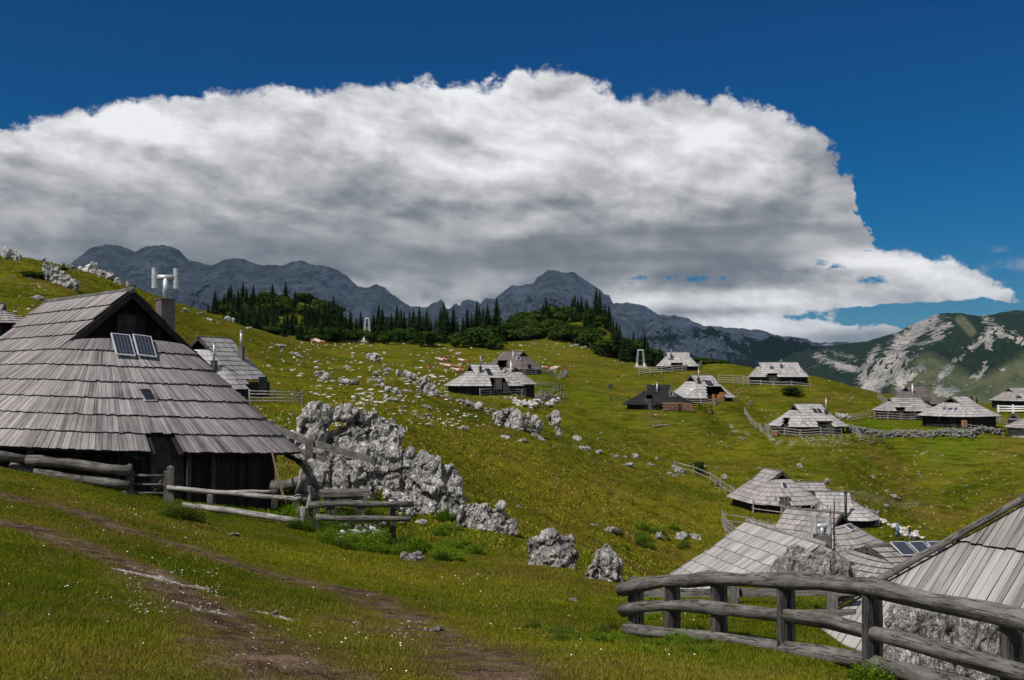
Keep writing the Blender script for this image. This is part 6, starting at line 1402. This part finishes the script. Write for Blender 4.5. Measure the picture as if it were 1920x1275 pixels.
# ---- cable lift supports
def pylon(px, pyb, pyt, wb, wt, label, m='white', lattice=True):
    g = gat(px, pyb); k = g.y / F; H_ = (pyb - pyt) * k; root = empty('lift_support', g, label=label, cat='lift support'); xb, xt = wb * k / 2, wt * k / 2
    for sg in (-1, 1):
        b = MB(); a, t = Vector((sg * xb, 0, -.5)), Vector((sg * xt, 0, H_))
        for dx in (-.22, .22):
            for dy in (-.2, .2): b.tube([a + Vector((dx, dy, 0)), t + Vector((dx * .5, dy * .5, 0))], .045, 5)
        for i in range(9):
            f, f2 = i / 9, (i + 1) / 9; s_ = 1 if i % 2 else -1; b.tube([a.lerp(t, f) + Vector((.2 * s_, -.2, 0)), a.lerp(t, f2) + Vector((-.2 * s_, -.2, 0))], .035, 4)
        b.build('leg', M[m], root)
        b = MB(); b.box(a.lerp(t, .2), (.26, 0, 0), (0, .25, 0), (0, 0, H_ * .12)); b.build('cladding', M['white'], root)
    b = MB(); b.box((0, 0, H_), (xt + .2, 0, 0), (0, .15, 0), (0, 0, .14)); b.build('crossbeam', M[m], root)
    b = MB(); b.box((0, 0, .1), (xb + .6, 0, 0), (0, 1.0, 0), (0, 0, .35)); b.build('footing', simple('pale concrete', (.42, .38, .35), .9), root)
pylon(688, 641, 597, 13, 6, 'white lattice lift support standing at the meadow edge before the spruces')
pylon(1201, 689, 656, 15, 9, 'slender grey lift support at the lower end of the wood', 'alu')
# small water box and boards on the meadow
def crate(px, py, w_, h_, m, label, cat, legs=True, name='feed_box'):
    g = gat(px, py); k = g.y / F; root = empty(name, g, label=label, cat=cat); b = MB(); hw, hh = w_ * k / 2, h_ * k
    b.box((0, 0, hh * .65), (hw, 0, 0), (0, hw * .7, 0), (0, 0, hh * .35)); b.build('box', M[m], root)
    for sx in (-1, 1):
        for sy in (-1, 1): b = MB(); b.box((sx * hw * .85, sy * hw * .6, hh * .12), (.05, 0, 0), (0, .05, 0), (0, 0, hh * .22)); b.build('leg', M['dark_metal'], root)
    b = MB(); b.box((0, -hw * .72, hh * .65), (hw * .5, 0, 0), (0, .015, 0), (0, 0, hh * .18)); b.build('panel', M['alu'] if m == 'blue' else M['dark_metal'], root)
crate(1145, 731, 8, 10, 'dark_metal', 'small dark box on legs alone on the meadow left of the black hut', 'box'); crate(1061, 705, 7, 9, 'blue', 'small blue box at the end of the cattle fence', 'box')
crate(1808, 806, 8, 15, 'door_orange', 'upright orange wooden box at the door of the hut with black walls', 'box')
g = gat(1240, 806); b = MB(); b.box((0, 0, .15), Vector((1.3, .5, .1)), (-.04, .12, 0), (0, 0, .08)); o = b.build('plank', M['log_pale'], None, label='loose pale plank lying in the middle of the pasture', cat='plank'); o.location = g
# two bare poles in the hollow
for px, pt, pb, lb in ((1564, 938, 1040, 'taller of two bare poles in front of the hut in mid hollow'), (1557, 950, 1000, 'shorter thin bare pole next to the taller one')):
    b = MB(); D = 60.5; pts = [wp(px + math.sin(i) * .6, pb + (pt - pb) * i / 8, D) for i in range(9)]; pts[0].z -= 2.5
    b.tube(pts, [.07 - .005 * i for i in range(9)], 6, jit=.2)
    if pt < 945:
        for i in range(10): q = wp(px, pb - 8 - i * 3.5, D); b.tube([q, q + Vector((random.uniform(-.35, .35), random.uniform(-.2, .2), random.uniform(.1, .35)))], .02, 4)
    b.build('bare_pole', M['bark'], None, True, label=lb, cat='pole')
# ---- cows
def skinmesh(name, verts, edges, radii, mats, sub=1, root=0):
    me = bpy.data.meshes.new('t'); me.from_pydata(verts, edges, []); o = bpy.data.objects.new('t', me); C.objects.link(o)
    sk = o.modifiers.new('s', 'SKIN'); 
    for i, r in enumerate(radii):
        d = me.skin_vertices[0].data[i]; d.radius = r if isinstance(r, tuple) else (r, r); d.use_root = (i == root)
    sb = o.modifiers.new('b', 'SUBSURF'); sb.levels = sub; sb.render_levels = sub
    dg = bpy.context.evaluated_depsgraph_get(); m2 = bpy.data.meshes.new_from_object(o.evaluated_get(dg)); bpy.data.objects.remove(o); bpy.data.meshes.remove(me)
    m2.name = name; m2.materials.clear()
    for mm in mats: m2.materials.append(mm)
    m2.polygons.foreach_set('use_smooth', np.ones(len(m2.polygons), dtype=bool)); return m2
def cowmesh(graze):
    V = [(0, 0, 1.02), (.5, 0, 1.05), (-.5, 0, 1.0), (-.88, 0, 1.08), (.85, 0, 1.12)]; E = [(0, 1), (0, 2), (2, 3), (1, 4)]; Rr = [.36, .36, .34, .25, .28]
    def add(p, r, par): V.append(p); Rr.append(r); E.append((par, len(V) - 1)); return len(V) - 1
    if graze: n = add((1.2, 0, .85), .17, 4); hd = add((1.38, 0, .5), .15, n); mz = add((1.5, 0, .18), .09, hd)
    else: n = add((1.2, 0, 1.35), .17, 4); hd = add((1.45, 0, 1.45), .15, n); mz = add((1.78, 0, 1.28), .09, hd)
    add((V[hd][0] - .02, .24, V[hd][2] + .08), .04, hd); add((V[hd][0] - .02, -.24, V[hd][2] + .08), .04, hd)
    for sx, par in ((.72, 4), (-.78, 3)):
        for sy in (-.2, .2):
            a = add((sx, sy, .72), .13, par); k = add((sx + (.02 if sx > 0 else -.08), sy, .40), .065, a); add((sx + (.0 if sx > 0 else .02), sy, .0), .055, k)
    t = add((-1.02, 0, 1.05), .04, 3); add((-1.08, 0, .5), .03, t)
    add((-.45, 0, .62), .12, 2)
    me = skinmesh('cow', V, E, Rr, [M['cow']], 2); n_ = len(me.polygons); at = me.attributes.new('bv', 'FLOAT', 'FACE'); c_ = np.array([p.center[0] for p in me.polygons]); zz = np.array([p.center[2] for p in me.polygons])
    at.data.foreach_set('value', np.where((c_ > 1.2), .35, np.where(zz < .5, .25, 0)).astype(np.float32)); return me
COW = [cowmesh(True), cowmesh(False)]
CG = 'brown and white cattle grazing on the meadow'
for px, py, s_, g_, yaw, lb in [(824, 673, 1, 0, 1.4, 'cow nearest the wood, facing away, upper left of the herd'), (855, 672, 1, 1, .7, 'grazing cow at the upper right of the left herd'), (838, 678, .9, 0, 1.3, 'pale backed cow close behind the reddish lying one'), (832, 686, 1, 1, 3.3, 'reddish brown cow in the centre of the herd'),
        (871, 685, .9, 1, 2.9, 'plain brown calf right of the herd centre'), (807, 698, .9, 0, 1.5, 'brown cow standing alone at the lower left of the herd'), (845, 699, 1.1, 1, 3.5, 'large brown cow at the lower edge of the herd'), (857, 699, 1, 1, 3.0, 'white faced cow right beside the large brown one'),
        (904, 678, 1, 0, 1.5, 'white rumped cow just behind the ridge of the silvery hut'), (1020, 699, 1, 0, 3.1, 'white and brown cow at the left behind the cattle fence'), (1035, 700, 1, 1, .1, 'brown and white cow in the middle behind the cattle fence'), (1044, 699, 1, 0, 3.3, 'pale cow beside the middle one behind the cattle fence'),
        (1060, 698, .8, 0, 1.5, 'pale cow at the right end of the cattle fence'), (591, 645, 1, 0, .2, 'white and brown cow far off on the meadow edge, left of the lift support'), (602, 650, 1, 1, 3.1, 'reddish cow far off below the white and brown one'), (862, 706, .9, 1, 3.4, 'cow half hidden behind the left end of the silvery roof'),
        (888, 703, .8, 1, 0.1, 'cow peeping from behind the left gable of the silvery hut')]:
    g = gat(px, py); o = link('cow', COW[g_ if isinstance(g_, int) else 0], loc=g, label=lb, cat='cow', group=CG); o.rotation_euler = (0, 0, yaw); k = 1.12 * s_; o.scale = (k, k, k)
# ---- two walkers
def person(px, py, D, h, label, shirt, legs_, skin, pack=None, yaw=0.0, arm=0.0):
    g = gat(px, py); s = h / 1.78
    root = empty('person', g, yaw, label=label, cat='person', group='walkers in the hollow'); root.scale = (s, s, s)
    V = [(0, 0, .95), (0, 0, 1.15), (0, 0, 1.38), (0, .0, 1.50), (0, -.01, 1.58), (0, -.02, 1.68)]; E = [(0, 1), (1, 2), (2, 3), (3, 4), (4, 5)]; Rr = [(.15, .11), (.13, .10), (.16, .11), .055, .085, .09]
    def add(p, r, par): V.append(p); Rr.append(r); E.append((par, len(V) - 1)); return len(V) - 1
    for sg, st_ in ((-1, .12), (1, -.16)):
        a = add((sg * .10, 0, .86), .085, 0); k = add((sg * .10, st_ * .5 - .03, .48), .055, a); f = add((sg * .10, st_, .08), .04, k); add((sg * .11, st_ - .15, .04), .035, f)
        sh = add((sg * .19, 0, 1.42), .055, 2); e = add((sg * .25, .04 - arm * .1, 1.15), .042, sh); hnd = add((sg * .24, -.12 - arm * .1, .95), .032, e); 
        for q in range(5): add((sg * (.24 + (q - 2) * .016) - (sg * .03 if q == 0 else 0), -.19 + (.04 if q == 0 else 0) + abs(q - 3) * .006, .91 - (0 if q == 0 else .02)), .009, hnd)
    me = skinmesh('person_body', V, E, Rr, [skin], 1); link('body', me, root)
    ct = MB(); n = 14
    def ring(z, rx, ry): return [Vector((rx * math.cos(2 * math.pi * i / n), ry * math.sin(2 * math.pi * i / n), z)) for i in range(n)]
    def sleeve(mb, rings):
        for A, B in zip(rings[:-1], rings[1:]):
            for i in range(n): mb.face([A[i], A[(i + 1) % n], B[(i + 1) % n], B[i]])
    sleeve(ct, [ring(.88, .21, .17), ring(1.0, .19, .15), ring(1.2, .18, .14), ring(1.40, .21, .14), ring(1.49, .09, .08)])
    for sg in (-1, 1): ct.tube([(sg * .17, 0, 1.43), (sg * .25, .03, 1.15), (sg * .245, -.08, 1.0)], [.075, .06, .05], 8)
    ct.build('jacket', shirt, root, True)
    tr = MB()
    for sg, st_ in ((-1, .12), (1, -.16)): tr.tube([(sg * .09, 0, .92), (sg * .10, st_ * .5 - .03, .48), (sg * .10, st_, .10)], [.11, .08, .06], 8)
    tr.build('trousers', legs_, root, True)
    hr = MB(); hr.tube([(0, 0, 1.66), (0, .005, 1.72), (0, .0, 1.79)], [.105, .105, .05], 10); hr.build('hair', simple('hair', (.06, .04, .03), .9), root, True)
    fc = MB(); fc.tube([(-.035, -.095, 1.70), (-.035, -.105, 1.70)], .012, 6); fc.tube([(.035, -.095, 1.70), (.035, -.105, 1.70)], .012, 6); fc.tube([(0, -.10, 1.69), (0, -.125, 1.66)], .012, 6); fc.tube([(-.02, -.1, 1.63), (.02, -.1, 1.63)], .006, 6)
    fc.build('face', simple('face details', (.25, .12, .09), .8), root, True)
    if pack:
        pk = MB(); pk.box((0, .21, 1.2), (.15, 0, 0), (0, .09, 0), (0, 0, .24)); o = pk.build('backpack', pack, root); bv = o.modifiers.new('b', 'BEVEL'); bv.width = .05; bv.segments = 2
    return root
skin = simple('skin', (.45, .27, .2), .6)
person(1683, 1015, 107, 1.75, 'walker in a light blue cape and dark trousers by the tumbled wall', simple('light blue cape', (.16, .28, .42), .7), simple('blue trousers', (.03, .07, .14), .8), skin, yaw=1.2)
person(1705, 1015, 107, 1.8, 'walker in a yellow and black top carrying a dark backpack', simple('yellow jacket', (.55, .52, .05), .7), simple('grey trousers', (.30, .30, .32), .8), skin, simple('dark backpack', (.03, .04, .06), .8), yaw=3.0)
# ------------------------------------------------------------------ leafy weeds
def weedmesh(seed, h, rad, m, n=170, leaf=.09, fl=0.0):
    r = random.Random(seed); b = MB()
    for s in range(n):
        a = r.uniform(0, 6.28); d = rad * math.sqrt(r.random()); bx, by = d * math.cos(a), d * math.sin(a); hh = h * (1 - .5 * (d / rad) ** 2) * r.uniform(.5, 1.1); cl = r.random()
        lx, ly = r.uniform(-.25, .25) * hh, r.uniform(-.25, .25) * hh; k = 4 + int(hh / leaf * .5)
        for j in range(k):
            f = (j + .6) / k; p = Vector((bx + lx * f, by + ly * f, hh * f)); a2 = r.uniform(0, 6.28); L = leaf * r.uniform(.6, 1.4) * (1.15 - .4 * f); dr = Vector((math.cos(a2), math.sin(a2), r.uniform(-.2, .7))).normalized(); sd = dr.cross(Vector((0, 0, 1))).normalized() * L * .36
            m_ = p + dr * L * .5 + Vector((0, 0, L * .12)); b.face([p, m_ + sd, p + dr * L, m_ - sd], None, min(1, cl * .6 + r.random() * .4))
    return b.mesh('weed_clump', M[m])
WD = [weedmesh(i, .55, .5, 'weed') for i in range(3)] + [weedmesh(10 + i, .75, .45, 'weed_dark', 150, .075) for i in range(3)]
WG = 'leafy weed clumps'
def weed(px, py, hpx, label, dark=None, wf=1.0):
    g = gat(px, py); me = WD[random.randrange(3) if not dark else 3 + random.randrange(3)]; s = hpx / F * g.y / (.55 if not dark else .75)
    o = link('weed_clump', me, loc=g - Vector((0, 0, .03)), label=label, cat='weeds', group=WG); o.scale = (s * wf, s * wf, s); o.rotation_euler = (0, 0, random.uniform(0, 6.28))
random.seed(31)
for i in range(46):
    f = random.random(); px = 545 + 290 * f; py = 1000 + 45 * f + random.uniform(-18, 12) - (20 if f < .15 else 0); weed(px, py, random.uniform(20, 34), 'leafy green weeds in the bed under the short fence by the picnic table', random.random() < .3)
for i in range(16): weed(random.uniform(600, 720), random.uniform(975, 1000), random.uniform(24, 38), 'tall dark herbs growing up through the short fence by the picnic table', True)
for i in range(16): weed(random.uniform(820, 890), random.uniform(965, 1050), random.uniform(14, 26), 'weeds beside the lower end of the limestone spur')
for px in (318, 328, 340, 352, 362): weed(px + random.uniform(-4, 4), 972 + (px - 330) * .15, random.uniform(30, 42), 'dark leafy shrublet in the grass before the low two rail fence', True)
for i in range(28): weed(random.uniform(1000, 1330), random.uniform(1170, 1225), random.uniform(14, 30), 'dark green weeds along the left end of the log fence', random.random() < .4)
for i in range(14): weed(random.uniform(1200, 1600), random.uniform(1120, 1170), random.uniform(14, 26), 'sunlit weeds between the log fence and the plank fence behind it', random.random() < .3)
for px, py, h_ in ((1632, 1270, 44), (1650, 1280, 50), (1618, 1280, 40), (1664, 1285, 36)): weed(px, py, h_, 'bright green leafy clump in front of the log fence, under the rails', wf=.8)
for i in range(10): weed(random.uniform(1020, 1070), random.uniform(1045, 1062), random.uniform(12, 30), 'weeds against the foot of the big domed boulder', True)
for i in range(16): weed(random.uniform(1150, 1290), random.uniform(990, 1030), random.uniform(10, 18), 'weeds round the leaning rock and the arched rock', random.random() < .5)
for i in range(9): weed(random.uniform(395, 560), random.uniform(925, 945), random.uniform(8, 20), 'small herbs at the foot of the dark hut wall')
for i in range(6): weed(random.uniform(1290, 1312), random.uniform(1083, 1092), random.uniform(10, 22), 'thin dark sprigs on the bank before the long pale roof', True, wf=.5)
for i in range(12): weed(random.uniform(560, 620), random.uniform(905, 935), random.uniform(10, 22), 'herbs at the side of the rounded boulders')
for i in range(14): weed(random.uniform(600, 760), random.uniform(890, 912), random.uniform(12, 22), 'grassy tufts in the gaps of the tall outcrop', random.random() < .6)
# ------------------------------------------------------------------ grass blades (uncountable)
def interp_mask(arr, x, y):
    u = x / y; pxv = 960 + F * u; ci = np.clip(np.interp(pxv, pxs, np.arange(len(pxs))), 0, len(pxs) - 1).astype(int)
    ri = np.clip(np.interp(np.log(y), np.log(Dr), np.arange(len(Dr))), 0, len(Dr) - 1).astype(int); return arr[ri, ci]
def grass(n, y0, y1, h, w_, seed, pw=1.0, name='grass', x0=-60, x1=1980):
    g = np.random.default_rng(seed); D = np.exp(g.uniform(math.log(y0), math.log(y1), n)); u = (g.uniform(x0, x1, n) - 960) / F; x = u * D
    dm = np.maximum(interp_mask(dirt, x, D), interp_mask(grav, x, D) * 1.3); nz_ = fbm(xy3(x, D), 1.1, 3); keep = g.random(n) > np.clip((dm + nz_ * .9 - .30) * 1.9, 0, .90)
    x, D, dm = x[keep], D[keep], dm[keep]; n = len(x); z = height(x, D); ls = interp_mask(lush, x, D); clump = fbm(xy3(x, D, 3.0), .9, 3)
    H_ = h * (1 + .9 * np.clip(clump, -.6, 1)) * g.uniform(.5, 1.4, n) * (D / 9) ** .35 * (1 - .5 * np.clip(dm, 0, 1)); W_ = w_ * g.uniform(.6, 1.3, n) * (D / 9) ** .8; a = g.uniform(0, 6.283, n); le = g.uniform(.1, .9, n) * H_; b = a + g.uniform(1, 2, n)
    base = np.stack([x, D, z - .005], -1); sd = np.stack([np.cos(a) * W_, np.sin(a) * W_, np.zeros(n)], -1); tip = base + np.stack([np.cos(b) * le, np.sin(b) * le, H_], -1)
    V = np.stack([base - sd, base + sd, tip], 1).reshape(-1, 3); T_ = np.arange(3 * n).reshape(-1, 3)
    bvv = g.random(n)
    me = raw_mesh(name, V, T_, M['blade'], False, {'bv': ('FACE', bvv), 'lush': ('POINT', np.repeat(ls, 3)), 'dirt': ('POINT', np.repeat(dm, 3)), 'dry': ('POINT', np.repeat(interp_mask(dry, x, D), 3))}); return link(name, me, kind='stuff', label='short pasture grass', cat='grass')
grass(420000, 4.6, 34, .030, .0040, 1)
grass(110000, 30, 150, .055, .012, 2)
def flowers(n, y0, y1, r, seed):
    g = np.random.default_rng(seed); D = np.exp(g.uniform(math.log(y0), math.log(y1), n)); x = (g.uniform(-30, 1300, n) - 960) / F * D
    k = (fbm(xy3(x, D, 8.0), .5, 3) + g.normal(0, .15, n) > .10) & (interp_mask(dirt, x, D) < .3); x, D = x[k], D[k]; n = len(x); z = height(x, D) + g.uniform(.04, .08, n); rr = r * g.uniform(.6, 1.3, n) * (D / 8) ** .5
    V = []; 
    for i in range(5): a = i * 1.2566; V.append(np.stack([x + rr * math.cos(a), D + rr * math.sin(a) * .9, z + rr * .5 * math.sin(a)], -1))
    V = np.stack(V, 1).reshape(-1, 3); b = np.arange(n)[:, None] * 5; T_ = np.concatenate([b + [0, 1, 2], b + [0, 2, 3], b + [0, 3, 4]])
    link('daisies', raw_mesh('daisies', V, T_, simple('white petals', (.75, .74, .7), .8, var=.05), False), kind='stuff', label='tiny white daisies dotted through the grass', cat='flowers')
flowers(550, 4.8, 22, .0060, 4)
haze()
